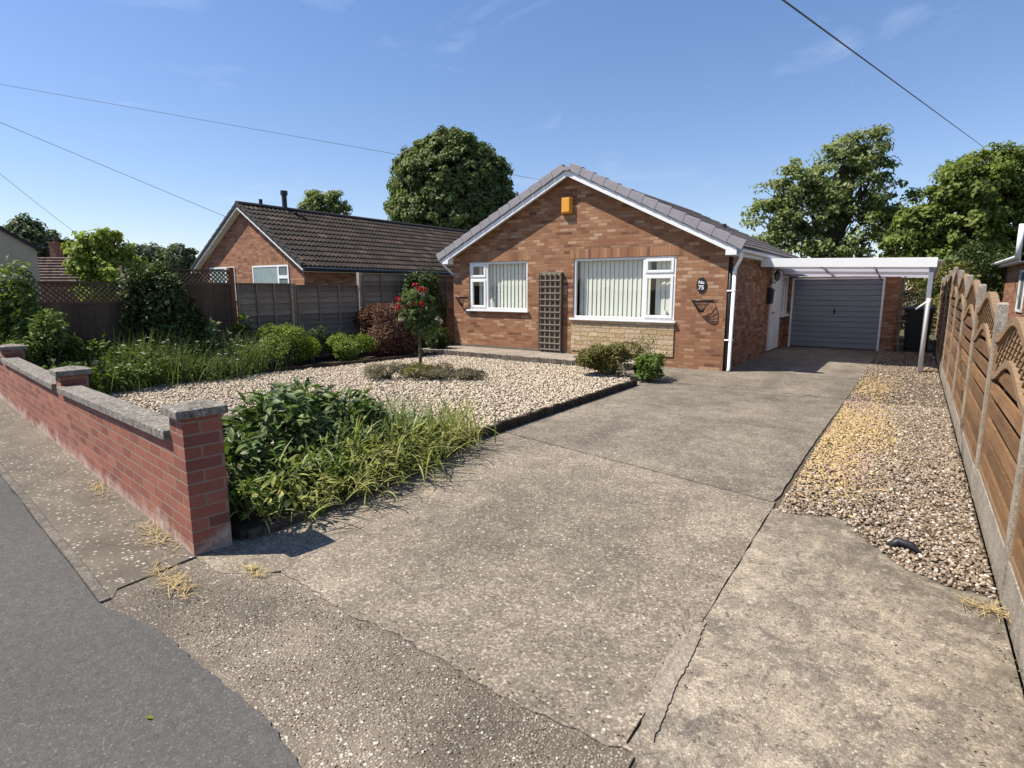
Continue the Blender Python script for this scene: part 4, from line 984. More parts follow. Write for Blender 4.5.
for (y0, y1, zt) in segs:
    q = MB(); z = .05; 
    while z < zt - .04:
        k = len(q.v); h = .15
        j0 = random.uniform(-.008, .008)
        q.add([(FX + .03, y0, z + j0), (FX + .03, y1, z - j0), (FX - .002, y1, min(z + h, zt)), (FX - .002, y0, min(z + h, zt)), (FX + .002, y0, z + j0), (FX + .002, y1, z - j0)], [(0, 1, 2, 3), (4, 5, 1, 0)])
        z += .125
    pn = q.build('panel', M['wood_grey'], f2, flipfix=False)
    q = MB()
    for fr in (0, .34, .67, 1): yy = y0 + .02 + (y1 - y0 - .04) * fr; q.box(FX + .031, FX + .052, yy - .02, yy + .02, .05, zt)
    q.box(FX - .012, FX + .04, y0, y1, zt, zt + .022); q.build('batten', M['wood_grey'], pn)
for yy, zt in ((7.68, 1.72), (9.53, 2.0), (11.45, 1.96), (13.35, 1.95), (15.25, 1.95)):
    q = MB(); q.box(FX - .045, FX + .045, yy - .04, yy + .04, 0, zt); q.build('post', M['post' if abs(yy - 9.53) < .1 else 'wood_grey'], f2)

# ------------------------------------------------------------------ front brick wall
bw = thing('front_garden_wall', 'low red brick front wall with weathered concrete coping and capped piers', 'wall', wp(0))
def zb_(s): return .69 - .075 * min(s / 3.2, 1.0)
q = MB()
def wbox(mb, s0, s1, t0, t1, za, zb0, zb1=None):
    zb1 = zb0 if zb1 is None else zb1
    a, b, c, d = wp(s0, t0), wp(s1, t0), wp(s1, t1), wp(s0, t1)
    mb.add([(a[0], a[1], za), (b[0], b[1], za), (c[0], c[1], za), (d[0], d[1], za), (a[0], a[1], zb0), (b[0], b[1], zb1), (c[0], c[1], zb1), (d[0], d[1], zb0)],
           [(0, 1, 2, 3), (7, 6, 5, 4), (4, 5, 1, 0), (5, 6, 2, 1), (6, 7, 3, 2), (7, 4, 0, 3)])
piers = [(0.0, .215), (3.22, 3.435), (6.68, 6.895), (10.1, 10.315)]
for i in range(3):
    s0 = piers[i][1]; s1 = piers[i + 1][0]; wbox(q, s0, s1, .004, .107, -.06, zb_(s0), zb_(s1))
q.build('brickwork', M['brick_wall'], bw)
for (s0, s1) in piers:
    q = MB(); h = zb_(s0) + .16; wbox(q, s0, s1, .004, .228, -.06, h); pr = q.build('pier', M['brick_wall'], bw)
    q = MB(); o = .032; a, b, c, d = wp(s0 - o, -o), wp(s1 + o, -o), wp(s1 + o, .228 + o), wp(s0 - o, .228 + o); m = wp((s0 + s1) / 2, .114)
    P4 = [a, b, c, d]
    q.add([(p[0], p[1], h + .002) for p in P4] + [(p[0], p[1], h + .052) for p in P4] + [(m[0], m[1], h + .085)],
          [(3, 2, 1, 0), (0, 1, 5, 4), (1, 2, 6, 5), (2, 3, 7, 6), (3, 0, 4, 7), (4, 5, 8), (5, 6, 8), (6, 7, 8), (7, 4, 8)])
    q.build('pier_cap', M['coping'], pr, bevel=.006)
q = MB()
for i in range(3):
    s0, s1 = piers[i][1] + .004, piers[i + 1][0] - .004; n = 5
    for j in range(n):
        a = s0 + (s1 - s0) * j / n; b = s0 + (s1 - s0) * (j + 1) / n - .006
        wbox(q, a, b, -.035, .15, 0, zb_(a), zb_(b)); k = len(q.v)
        for v_ in range(k - 8, k):
            x_, y_, z_ = q.v[v_]; za = zb_(a) if v_ in (k - 8, k - 5, k - 4, k - 1) else zb_(b)
            q.v[v_] = (x_, y_, za + (.003 if v_ < k - 4 else .066))
q.build('coping', M['coping'], bw, bevel=.007)

# edging of the beds
lg = MB()
n = 96
for i in range(n):
    xx = -9.25 + (4.0) * i / n; zt = .165 + random.uniform(-.008, .008)
    lg.tube([(xx, 10.22, 0.0), (xx, 10.22, zt)], .021, 6)
tag(lg.build('log_roll_edging', M['wood_log']), 'grey log roll edging between the gravel and the front path', 'edging')
lg = MB(); y = 4.6
while y < 9.0:
    lg.tube([(-3.745 + random.uniform(-.006, .006), y, 0.0), (-3.745, y, .105 + random.uniform(-.01, .01))], .03, 6); y += .055
tag(lg.build('log_roll_edging', M['wood_logdark']), 'dark low log edging between the gravel and the driveway', 'edging')
lg = MB(); pts = [(-10.2, 3.8), (-9.95, 5.5), (-9.57, 7.3), (-9.40, 8.3), (-9.2, 10.1)]
for (a, b) in zip(pts[:-1], pts[1:]):
    n = int(math.hypot(b[0] - a[0], b[1] - a[1]) / .055)
    for i in range(n): lg.tube([(a[0] + (b[0] - a[0]) * i / n, a[1] + (b[1] - a[1]) * i / n, 0), (a[0] + (b[0] - a[0]) * i / n, a[1] + (b[1] - a[1]) * i / n, .13 + random.uniform(-.01, .01))], .026, 6)
tag(lg.build('log_roll_edging', M['wood_logdark']), 'dark log edging curving along the left flower bed', 'edging')
q = MB()
for a, b in (((-3.40, 1.90), (-3.405, 2.65)), ((-3.41, 2.67), (-3.46, 3.5))): q.beam((a[0], a[1], .02), (b[0], b[1], .02), .05, .075)
tag(q.build('bed_kerb', M['kerb_dark'], bevel=.008), 'low dark concrete kerb along the front planting bed by the driveway', 'kerb')

# ------------------------------------------------------------------ neighbouring buildings
nx, nL, nR, nF, nB = -18.58, -21.66, -15.5, 11.05, 23.5; nAZ, nEZ = 4.22, 2.32
nh = thing('neighbouring_bungalow', 'brick bungalow with dark brown tiled roof behind the grey panel fence', 'house', (nx, nF, 0))
q = MB(); q.poly([(nL, nF, 0), (nR, nF, 0), (nR, nF, nEZ), (nx, nF, nAZ), (nL, nF, nEZ)])
q.poly([(nR, nF, 0), (nR, nB, 0), (nR, nB, nEZ), (nR, nF, nEZ)]); q.poly([(nL, nB, 0), (nL, nF, 0), (nL, nF, nEZ), (nL, nB, nEZ)]); q.poly([(nR, nB, 0), (nL, nB, 0), (nL, nB, nEZ), (nx, nB, nAZ), (nR, nB, nEZ)])
q.build('wall', M['brick_next'], nh, flipfix=False)
nsl = (nAZ - nEZ) / (nR - nx); er, el = nR + .25, nL - .25; nez = nEZ - .25 * nsl; ny = nF - .22
q = MB(); tile_slope(q, (nx, nAZ + .12), (er, nez + .10), ny, nB + .2, gauge=.34, cover=.33, roll=.05, step=.045); tile_slope(q, (nx, nAZ + .12), (el, nez + .10), ny, nB + .2, gauge=.32, cover=.33, roll=.05, step=.03)
nr = q.build('roof', M['tile_brown'], nh, flipfix=False)
q = MB(); q.extr([(nx, ny + .03, nAZ), (er, ny + .03, nez), (er, ny + .03, nez + .08), (nx, ny + .03, nAZ + .10), (el, ny + .03, nez + .08), (el, ny + .03, nez)], (0, nB - ny, 0)); q.build('roof_deck', M['white_paint'], nr)
q = MB()
for ex in (er, el): q.extr([(nx, ny, nAZ - .02), (ex, ny, nez - .02), (ex, ny, nez + .06), (nx, ny, nAZ + .06)], (0, .025, 0))
q.build('bargeboard', M['white_paint'], nr)
q = MB()
for ex in (er, el):
    L_ = math.hypot(ex - nx, nez - nAZ); d = Vector(((ex - nx) / L_, 0, (nez - nAZ) / L_)); up_ = Vector((0, 0, 1)); n = 12
    for i in range(n):
        a = Vector((nx, ny - .03, nAZ)) + d * L_ * i / n; b = Vector((nx, ny - .03, nAZ)) + d * (L_ * (i + 1) / n - .01)
        q.extr([a + up_ * .07, b + up_ * .06, b + up_ * .21, a + up_ * .185], (0, .16, 0))
q.build('verge_cap', M['verge_dark'], nr, bevel=.01)
q = MB(); ridge_caps(q, nx, nAZ + .2, ny, nB + .2, r=.10); q.build('ridge_tile', M['verge_dark'], nr)
q = MB(); q.tube([(-18.55, 12.6, 3.9), (-18.55, 12.6, 4.85)], .085, 12).tube([(-18.55, 12.6, 4.85), (-18.55, 12.6, 5.0)], .12, 12); q.build('flue', M['black_metal'], nr)
q = MB(); q.tube([(-18.65, 11.75, 4.2), (-18.65, 11.75, 4.62)], .06, 8); q.build('roof_vent', M['verge_dark'], nr)
q = MB(); q.box(er - .02, er, ny + .03, nB, nez - .05, nez + .05); q.build('fascia', M['white_paint'], nh)
q = MB(); q.tube([(er + .05, ny, nez + .02), (er + .05, nB, nez + .02)], .05, 8); q.build('gutter', M['black_plastic'], nh)
def flat_window(parent, x0, x1, z0, z1, y, mull, tl):
    f_ = MB(); w_ = .055
    f_.box(x0, x0 + w_, y - .02, y + .03, z0, z1).box(x1 - w_, x1, y - .02, y + .03, z0, z1).box(x0 + w_, x1 - w_, y - .02, y + .03, z1 - w_, z1).box(x0 + w_, x1 - w_, y - .02, y + .03, z0, z0 + w_)
    f_.box(mull - .04, mull + .04, y - .02, y + .03, z0 + w_, z1 - w_).box(mull + .04, x1 - w_, y - .02, y + .03, tl - .05, tl + .05)
    fr = f_.build('window', M['white'], parent); MB().box(x0 + w_, x1 - w_, y - .004, y + .002, z0 + w_, z1 - w_).build('pane', M['clear_dark'], fr)
    c = MB(); n_ = 26; c.poly([(x0 + w_, y - .008, z0 + w_), (mull - .04, y - .008, z0 + w_), (mull - .04, y - .008, z1 - w_), (x0 + w_, y - .008, z1 - w_)]); c.build('net_curtain', M['curtain'], fr)
M['curtain'] = mat_plain('net_curtain', (.30, .37, .37), 0.25, 0.5, dirt=0.3, bump=0.1)
flat_window(nh, -18.25, -16.25, 1.05, 2.36, nF - .012, -16.8, 1.98)
flat_window(nh, -20.95, -19.35, 1.2, 2.36, nF - .012, -19.9, 1.98)
MB().box(-18.35, -16.15, nF - .006, nF + .02, 2.375, 2.59).build('soldier_course', M['brick_soldier'], nh)

# rendered house and hipped bungalow far left
rh = thing('rendered_house', 'cream rendered gable end at the left edge of the photo', 'house', (-29, 6, 0))
gx_ = -28.74; q = MB(); yr, ye = 4.4, 8.29     # ridge runs away from the gable along -X
zr, ze_ = 5.75, 3.2
q.poly([(gx_, 2 * yr - ye, 0), (gx_, ye, 0), (gx_, ye, ze_), (gx_, yr, zr), (gx_, 2 * yr - ye, ze_)]); q.poly([(gx_, ye, 0), (-37, ye, 0), (-37, ye, ze_), (gx_, ye, ze_)]); q.poly([(-37, 2 * yr - ye, 0), (gx_, 2 * yr - ye, 0), (gx_, 2 * yr - ye, ze_), (-37, 2 * yr - ye, ze_)])
q.build('wall', M['render_wall'], rh, flipfix=False)
q = MB()
for sg_ in (1, -1):
    sl_ = (zr - ze_) / (ye - yr); n = 12
    for i in range(n):
        d0, d1 = i / n, (i + 1) / n; L_ = ye - yr + .12; a_ = yr + sg_ * L_ * d0; b_ = yr + sg_ * L_ * d1; za, zb1 = zr + .06 - sl_ * L_ * d0, zr + .06 - sl_ * L_ * d1
        q.poly([(gx_ + .1, a_, za), (-37, a_, za), (-37, b_, zb1 + .035), (gx_ + .1, b_, zb1 + .035)], [(0, i + .1), (25, i + .1), (25, i + .9), (0, i + .9)])
        q.poly([(gx_ + .1, b_, zb1 + .035), (-37, b_, zb1 + .035), (-37, b_, zb1), (gx_ + .1, b_, zb1)], [(0, i + .9), (25, i + .9), (25, i + .95), (0, i + .95)])
rr = q.build('roof', M['tile_brown'], rh, flipfix=False)
q = MB()
for sg_ in (1, -1):
    e_ = yr + sg_ * (ye - yr + .12); zz = zr - (zr - ze_) / (ye - yr) * (ye - yr + .12)
    q.extr([(gx_ + .09, yr, zr - .08), (gx_ + .09, e_, zz - .08), (gx_ + .09, e_, zz + .07), (gx_ + .09, yr, zr + .07)], (.025, 0, 0))
q.build('bargeboard', M['black_plastic'], rr)
hb = thing('hipped_bungalow', 'bungalow with red brown hipped roof and a brick chimney beyond the lattice fence', 'house', (-52, 18, 0))
u_ = Vector((.82, .572, 0)); w_ = Vector((-.572, .82, 0)); c0 = Vector((-52.6, 16.8, 0))
def hp(a, b, z): v = c0 + u_ * a + w_ * b; return (v.x, v.y, z)
q = MB(); q.poly([hp(-7, -2.6, 0), hp(3.6, -2.6, 0), hp(3.6, -2.6, 2.1), hp(-7, -2.6, 2.1)]); q.poly([hp(3.6, -2.6, 0), hp(3.6, 3, 0), hp(3.6, 3, 2.1), hp(3.6, -2.6, 2.1)]); q.build('wall', M['brick_next'], hb, flipfix=False)
q = MB(); n = 9
for i in range(n):
    t0, t1 = i / n, (i + 1) / n
    def rp(t, lift): 
        z = 3.95 - 1.9 * t + lift; b = -3.0 * t; a1 = 1.2 + 2.7 * t; return hp(-7.5, b - lift * .3, z), hp(a1, b - lift * .3, z)
    A, B = rp(t0, 0); C_, D = rp(t1, .11); q.poly([A, C_, D, B], [(0, i + .1), (0, i + .9), (38, i + .9), (38, i + .1)])
    E_, F_ = rp(t1, 0); q.poly([C_, E_, F_, D], [(0, i + .9), (0, i + .95), (38, i + .95), (38, i + .9)])
q.poly([hp(1.2, 0, 3.95), hp(3.9, -3, 2.05), hp(3.9, 3, 2.05)], [(0, 0.1), (5, 5), (8, 5)]); q.poly([hp(-7.5, 0, 3.95), hp(1.2, 0, 3.95), hp(3.9, 3, 2.05), hp(-7.5, 3, 2.05)])
hr = q.build('roof', M['tile_red'], hb, flipfix=False)
q = MB(); q.beam(hp(-1.2, .9, 2.8), hp(-1.2, .9, 5.0), .75, .5, up=(.82, .57, 0)).beam(hp(-1.2, .9, 5.0), hp(-1.2, .9, 5.12), .85, .6, up=(.82, .57, 0)); ch = q.build('chimney', M['brick_next'], hr)
MB().tube([hp(-1.2, .9, 5.1), hp(-1.2, .9, 5.4)], [.14, .11], 8).build('chimney_pot', M['tile_red'], ch)

# house beyond the right fence
rn = thing('neighbouring_house', 'red brick house with white gutters and vent pipe beyond the right fence', 'house', (4.5, 20, 0))
q = MB(); a0, a1, b0, b1 = 2.27, 8.3, 19.6, 25.2
q.poly([(a0, b1, 0), (a0, b0, 0), (a0, b0, 2.42), (a0, b1, 2.42)]); q.poly([(a0, b0, 0), (a1, b0, 0), (a1, b0, 2.42), (a0 + 3, b0, 4.0), (a0, b0, 2.42)]); q.poly([(a1, b1, 0), (a0, b1, 0), (a0, b1, 2.42), (a0 + 3, b1, 4.0), (a1, b1, 2.42)])
q.build('wall', M['brick_next'], rn, flipfix=False)
q = MB(); tile_slope(q, (a0 + 3, 4.0), (a0 - .2, 2.40), b0 - .2, b1 + .2, roll=.03, step=.03); tile_slope(q, (a0 + 3, 4.0), (a1 + .2, 2.40), b0 - .2, b1 + .2, roll=.03, step=.03); rr2 = q.build('roof', M['tile_brown'], rn, flipfix=False)
q = MB(); q.box(a0 - .22, a0 - .2, b0 - .2, b1 + .2, 2.28, 2.42).box(a0 - .2, a0 - .005, b0 - .2, b1 + .2, 2.28, 2.295); q.build('fascia', M['white'], rn)
q = MB(); q.tube([(a0 - .27, b0 - .2, 2.40), (a0 - .27, b1 + .25, 2.40)], .055, 8); q.build('gutter', M['white'], rn)
q = MB(); q.tube([(2.0, 19.35, 2.36), (2.0, 19.35, 3.2)], .06, 10); q.build('vent_pipe', M['white'], rn, smooth=True)
q = MB(); q.box(a0 - .03, a0 - .003, 19.75, 19.81, 1.0, 2.1).box(a0 - .03, a0 - .003, 20.7, 20.76, 1.0, 2.1).box(a0 - .03, a0 - .003, 19.81, 20.7, 2.04, 2.1).box(a0 - .03, a0 - .003, 19.81, 20.7, 1.0, 1.06); sw2 = q.build('window', M['white'], rn)
MB().box(a0 - .012, a0 - .004, 19.81, 20.7, 1.06, 2.04).build('pane', M['clear_dark'], sw2)

# ------------------------------------------------------------------ trees
YAW = R(34.89); CU = Vector((math.cos(YAW), math.sin(YAW), 0)); CW = Vector((-math.sin(YAW), math.cos(YAW), 0))
def crown_leaves(lobes, base, clump_r, per, leaf, dens=1.0, shell=.55, updir=.6):
    Ps, Ns = [], []
    for (u, wv, z, ru, rw, rz_) in lobes:
        area = (ru * rz_ + ru * rw + rw * rz_) / 3 * 4 * math.pi
        nc = max(6, int(area / (clump_r ** 2 * 2.2) * dens))
        d = rdir(nc); rad = rng.uniform(shell, 1.04, nc) ** .7
        C_ = d * rad[:, None]
        ctr = np.array(base) + np.outer(C_[:, 0] * ru + u, np.array(CU)) + np.outer(C_[:, 1] * rw + wv, np.array(CW)) + np.outer(C_[:, 2] * rz_ + z, np.array([0, 0, 1]))
        out = np.outer(C_[:, 0], np.array(CU)) + np.outer(C_[:, 1], np.array(CW)) + np.outer(C_[:, 2], np.array([0, 0, 1]))
        k = per; cr = clump_r * rng.uniform(.55, 1.25, nc)
        off = rdir(nc * k) * (rng.uniform(0, 1, (nc * k, 1)) ** .45) * np.array([[1, 1, .62]]) * np.repeat(cr, k)[:, None]
        Ps.append(np.repeat(ctr, k, 0) + off); Ns.append(np.repeat(norm(out), k, 0) * .7 + off / np.repeat(cr, k)[:, None] * .8 + np.array([[0, 0, updir]]))
    P = np.concatenate(Ps); Nn = norm(np.concatenate(Ns) + rng.normal(0, .45, P.shape)); T = norm(np.cross(Nn, rdir(len(P))) + np.array([[0, 0, -.25]]))
    sz = leaf * rng.uniform(.6, 1.25, len(P))
    return leaves(P, T, Nn, sz, sz * .62, fold=.18, droop=.12)

def tree(name, label, cat, base, lobes, mat, clump_r, per, leaf, trunk_r=.25, dens=1.0, shell=.55, group=None, fork=.35):
    t = thing(name, label, cat, base, group); base = Vector(base)
    V, F = crown_leaves(lobes, base, clump_r, per, leaf, dens, shell); mesh_np('crown', V, F, mat, t)
    q = MB(); zc = max(l[2] for l in lobes); hz = zc * fork
    top_ = base + Vector((0, 0, hz)); q.tube([base + Vector((0, 0, -.1)), base + Vector((.03, .02, hz * .5)), top_], [trunk_r * 1.3, trunk_r, trunk_r * .85], 8)
    for (u, wv, z, ru, rw, rz_) in lobes:
        e = base + CU * u + CW * wv + Vector((0, 0, z)); m = top_.lerp(e, .5) + Vector((0, 0, .15 * ru)); q.tube([top_ - Vector((0, 0, .1)), m, e, e + Vector((ru * .2, .1, rz_ * .55))], [trunk_r * .55, trunk_r * .36, trunk_r * .2, .02], 6)
        for _ in range(3):
            dd_ = Vector(rdir(1)[0]); q.tube([m.lerp(e, .4), e + Vector((dd_.x * ru, dd_.y * rw, abs(dd_.z) * rz_)) * .8], [trunk_r * .18, .012], 5)
    q.build('trunk', M['bark'], t, smooth=True); return t

def px_lobes(D, xc, spec, base_z=0.0, thick=.9):
    k = D / 573.0; return [((x - xc) * k, random.uniform(-.4, .4) * r * k, 1.6 + (289 - y) * k, r * k, r * k * thick, r * k * f_) for (x, y, r, f_) in spec]

big = px_lobes(36, 452, [(452, 189, 46, 1.0), (426, 187, 31, 1.05), (477, 185, 31, 1.05), (416, 214, 26, 1.1), (490, 213, 26, 1.1), (452, 221, 53, .8), (408, 237, 19, 1), (486, 237, 28, .8), (452, 159, 21, .8)])
tree('broadleaf_tree', 'dense round dark green tree rising behind the two bungalow roofs', 'tree', (-24.0, 27.9, 0), big, M['lf_big'], .42, 70, .25, .35, 1.7, .7)
airy = px_lobes(34, 825, [(850, 158, 25, .95), (832, 164, 22, .9), (826, 184, 32, .85), (792, 190, 28, .85), (774, 196, 20, .9), (766, 220, 22, .9), (792, 218, 32, .85), (812, 211, 36, .85), (852, 196, 34, .9), (880, 206, 27, .85), (838, 238, 40, .8), (790, 248, 36, .55), (888, 232, 22, .85), (868, 174, 18, .8), (758, 242, 15, .6)])
tree('broadleaf_tree', 'tall airy wind-tossed tree with sky gaps between bungalow roof and carport', 'tree', (-4.48, 38.9, 0), airy, M['lf_airy'], .52, 44, .25, .3, .72, .45)
dark = px_lobes(30, 960, [(975, 179, 34, .85), (944, 193, 30, .85), (1012, 185, 38, .85), (914, 227, 24, .85), (950, 233, 42, .8), (1000, 239, 46, .8), (1050, 207, 52, .9), (892, 251, 16, .9), (960, 269, 42, .7), (1010, 275, 36, .7), (930, 265, 30, .8)])
tree('broadleaf_tree', 'broad dark green tree above the right fence and neighbouring gutter', 'tree', (1.85, 38.36, 0), dark, M['lf_dark'], .5, 70, .25, .35, 1.35, .55)
sm = px_lobes(45, 329, [(329, 206, 16, .8), (314, 212, 11, .8), (344, 212, 11, .7), (329, 225, 22, .8), (320, 200, 9, .8), (338, 201, 9, .8)])
tree('broadleaf_tree', 'small light treetop showing over the brown tiled ridge', 'tree', (-37.9, 29.2, 0), sm, M['lf_airy'], .38, 30, .26, .2, 1.1, .3)
yg = px_lobes(20, 100, [(112, 238, 14, .7), (98, 240, 12, .7), (88, 252, 17, .7), (112, 254, 20, .75), (128, 262, 14, .8), (84, 266, 15, .7), (104, 270, 20, .8), (124, 278, 18, .9), (100, 288, 20, .8)])
tree('ornamental_tree', 'bright lime green small tree beyond the lattice fence', 'tree', (-23.4, 8.4, 0), yg, M['lf_lime'], .22, 26, .19, .08, .75, .3)
l1 = px_lobes(55, 22, [(24, 232, 14, .95), (10, 240, 16, .9), (38, 243, 14, .9), (22, 250, 22, .8), (-12, 245, 22, .9)])
tree('broadleaf_tree', 'rounded distant tree behind the cream rendered gable', 'tree', (-70.5, 20, 0), l1, M['lf_far'], .7, 70, .4, .3, 1.4, .55)
for i, (xc, D, y, r, lab) in enumerate([(68, 60, 252, 10, 'small pointed distant tree left of the lime tree'), (52, 62, 256, 9, 'low distant tree beside the far brick chimney'), (80, 63, 250, 9, 'small distant tree half hidden by the lime tree'), (140, 58, 260, 17, 'low distant tree right of the lime tree'), (160, 60, 262, 17, 'distant tree in the middle of the gap before the brick gable'), (182, 57, 263, 19, 'distant tree next to the brick gable verge')]):
    lb = px_lobes(D, xc, [(xc, y, r, .95), (xc - r * .6, y + r * .5, r * .8, .9), (xc + r * .6, y + r * .6, r * .8, .9), (xc, y + r * 1.2, r * 1.1, .9)])
    ang = math.atan((xc - 512) / 580) - YAW; dist = D / math.cos(math.atan((xc - 512) / 580))
    tree('broadleaf_tree', lab, 'tree', (math.sin(ang) * dist, math.cos(ang) * dist, 0), lb, M['lf_far'], .55, 55, .36, .2, 1.2, .5, 'distant trees between the left houses')
# hedge mass behind the carport
def bush(name, label, cat, loc, rx, ry, h, mat, n, leaf, group=None, lumps=9, narrow=.6, stem=True, low=.05, up=.7, rest=None, inner=.6):
    t = thing(name, label, cat, loc, group); L_ = np.array(loc)
    c = rdir(lumps) * np.array([[rx * .66, ry * .66, h * .34]]) + np.array([[0, 0, h * .55]]); c[:, 2] = np.clip(c[:, 2], h * .25, h * .8)
    c = np.concatenate([c, [[0, 0, h * .5]]]); rr_ = np.concatenate([rng.uniform(.26, .5, lumps), [.62]])
    k = rng.integers(0, len(c), n); d = rdir(n); rad = rng.uniform(inner, 1.03, n) ** .8
    P = c[k] + d * rad[:, None] * rr_[k][:, None] * np.array([[rx, ry, h * .62]])
    sh_ = rng.integers(0, len(P), max(8, n // 160)); tipd = norm(P[sh_] - np.array([[0, 0, h * .3]])) + np.array([[0, 0, .35]])
    P = np.concatenate([P] + [P[sh_] + tipd * (leaf * q_) + rng.normal(0, leaf * .25, P[sh_].shape) for q_ in (.8, 1.5, 2.2)])
    P = P[P[:, 2] > low]; d = norm((P - np.array([[0, 0, h * .4]])) / np.array([[rx, ry, h]])); m = len(P)
    P[:, 2] = np.minimum(P[:, 2], h * rng.uniform(.9, 1.12, m))
    Nn = norm(d + rng.normal(0, .5, (m, 3)) + np.array([[0, 0, up]])); T = norm(np.cross(Nn, rdir(m)) + d * .5)
    sz = leaf * rng.uniform(.6, 1.3, m); V, F = leaves(P + L_, T, Nn, sz, sz * narrow, fold=.2, droop=.15); mesh_np('foliage', V, F, mat, t)
    if stem:
        q = MB()
        for i in range(7):
            a = i * 2.4; q.tube([L_ + np.array([0, 0, -.03]), L_ + np.array([math.cos(a) * rx * .3, math.sin(a) * ry * .3, h * .4]), L_ + np.array([math.cos(a) * rx * .6, math.sin(a) * ry * .6, h * .75])], [.02 + h * .008, .014, .005], 5)
        q.build('stem', M['twig'], t)
    return t
bush('shrub', 'tall mixed shrub behind the bin at the end of the gravel strip', 'shrub', (.2, 21.6, -.05), 1.5, .9, 2.5, M['lf_olive'], 3200, .11)
bush('shrub', 'tall shrub darkened for tree shade behind the right fence near the carport gutter', 'shrub', (1.5, 24.5, -.05), 1.3, 1.3, 3.2, M['lf_ivy'], 5200, .12)  # dark leaf colour stands in for the shade of the trees

# ------------------------------------------------------------------ left bed planting
bush('shrub', 'leafy light green shrub at the left edge by the lattice fence', 'shrub', (-10.95, 2.85, .05), .3, .3, 1.85, M['lf_mid'], 1300, .09)
bush('shrub', 'rounded mid green shrub behind the far left wall piers', 'shrub', (-10.65, 3.0, .05), .72, .5, 1.2, M['lf_mid'], 6500, .06)
bush('shrub', 'small dark leafy plant just behind the second wall pier', 'shrub', (-9.3, 2.85, .05), .35, .3, .55, M['lf_ivy'], 1300, .07)
bush('climbing_shrub', 'dark glossy climber smothering the lattice fence panel', 'climber', (-10.98, 4.95, .05), .36, .72, 1.95, M['lf_ivy'], 9500, .085, lumps=16)
bush('shrub', 'pale leafed plant growing in front of the dark climber', 'shrub', (-10.55, 5.55, .05), .22, .22, 1.0, M['lf_strap'], 120, .10)
bush('shrub', 'upright leafy plant in front of the red brown fence post', 'shrub', (-10.75, 6.15, .05), .3, .32, 1.02, M['lf_mid'], 900, .10)
bush('shrub', 'rounded bright green shrub in the middle of the left bed', 'shrub', (-10.3, 6.85, .05), .62, .66, .82, M['lf_box'], 9000, .042)
bush('shrub', 'low bright green shrub next to the bronze leaved shrub', 'shrub', (-10.25, 8.35, .05), .62, .62, .62, M['lf_box'], 8000, .042)
bush('shrub', 'grey green small shrub between the two bright green ones', 'shrub', (-10.7, 7.75, .05), .3, .4, .78, M['lf_rose'], 1600, .05)
bush('shrub', 'rounded bronze purple shrub against the grey fence', 'shrub', (-10.15, 9.55, .05), .92, .95, 1.2, M['lf_purple'], 11000, .06)
bush('climbing_shrub', 'dark evergreen climber on the fence by the bungalow corner', 'climber', (-10.75, 11.3, .05), .45, .75, 1.95, M['lf_ivy'], 8000, .08, lumps=12)
bush('shrub', 'dark low plant at the foot of the bungalow corner', 'shrub', (-9.75, 10.6, .05), .35, .35, .62, M['lf_ivy'], 1500, .07)

bush('shrub', 'pale green leafy perennial right of the second wall pier', 'plant', (-9.55, 3.0, .05), .3, .3, .5, M['lf_box'], 700, .085, stem=False)
bush('shrub', 'mid green leafy perennial at the gravel edge of the left bed', 'plant', (-9.85, 3.9, .05), .3, .35, .42, M['lf_mid'], 900, .08, stem=False)
bush('shrub', 'dark green perennial in front of the lattice fence boards', 'plant', (-10.6, 3.75, .05), .35, .4, .7, M['lf_mid'], 1100, .08, stem=False)
labs = ['clump of white daisies nearest the second wall pier', 'daisy clump in front of the boarded fence', 'tall daisy clump before the dark climber', 'daisy clump along the gravel edge, middle one', 'daisy clump beside the rounded bright shrub', 'back daisy clump near the red brown post', 'small daisy clump at the gravel corner', 'wispy daisy clump in front of the lattice post']
spots = [(-9.95, 3.35, .46), (-10.35, 3.95, .62), (-10.35, 4.75, .68), (-10.05, 4.5, .5), (-10.1, 5.9, .58), (-10.5, 5.5, .68), (-9.85, 5.2, .42), (-10.6, 4.3, .7)]
for (lab, (x, y, h)) in zip(labs, spots):
    t = thing('daisy_clump', lab, 'flowers', (x, y, .05), 'daisies in the left bed'); m = 420
    P = np.stack([x + rng.normal(0, .2, m), y + rng.normal(0, .24, m), np.full(m, .05)], 1)
    A = blades(P, rng.uniform(0, 6.28, m), rng.uniform(.5, 1.45, m) * h, rng.uniform(.004, .009, m), rng.uniform(.0, .35, m), rng.uniform(.2, 1.3, m), 5)
    mesh_np('foliage', A[0], A[1], M['lf_meadow'], t)
    k = 1500; P2 = np.stack([x + rng.normal(0, .21, k), y + rng.normal(0, .25, k), .05 + h * rng.uniform(.1, .9, k)], 1); Nn = norm(rng.normal(0, .6, (k, 3)) + np.array([[0, 0, 1]]))
    B = leaves(P2, np.cross(Nn, rdir(k)), Nn, rng.uniform(.03, .075, k), rng.uniform(.012, .03, k)); mesh_np('leaves', B[0], B[1], M['lf_mid' if len(lab) % 2 else 'lf_rose'], t)
    nf = 9; fl = []
    for _ in range(nf):
        c = np.array([x + rng.normal(0, .2), y + rng.normal(0, .25), .05 + h * rng.uniform(.85, 1.12)]); kk = 12; an = np.linspace(0, 6.28, kk, endpoint=False)
        T = np.stack([np.cos(an), np.sin(an), np.full(kk, .1)], 1); fl.append(leaves(np.repeat(c[None], kk, 0), T, np.tile([[0, .0, 1.0]], (kk, 1)), .034, .02, .02))
    Vv, Ff = join_np(fl); mesh_np('petals', Vv, Ff, M['petal_white'], t)

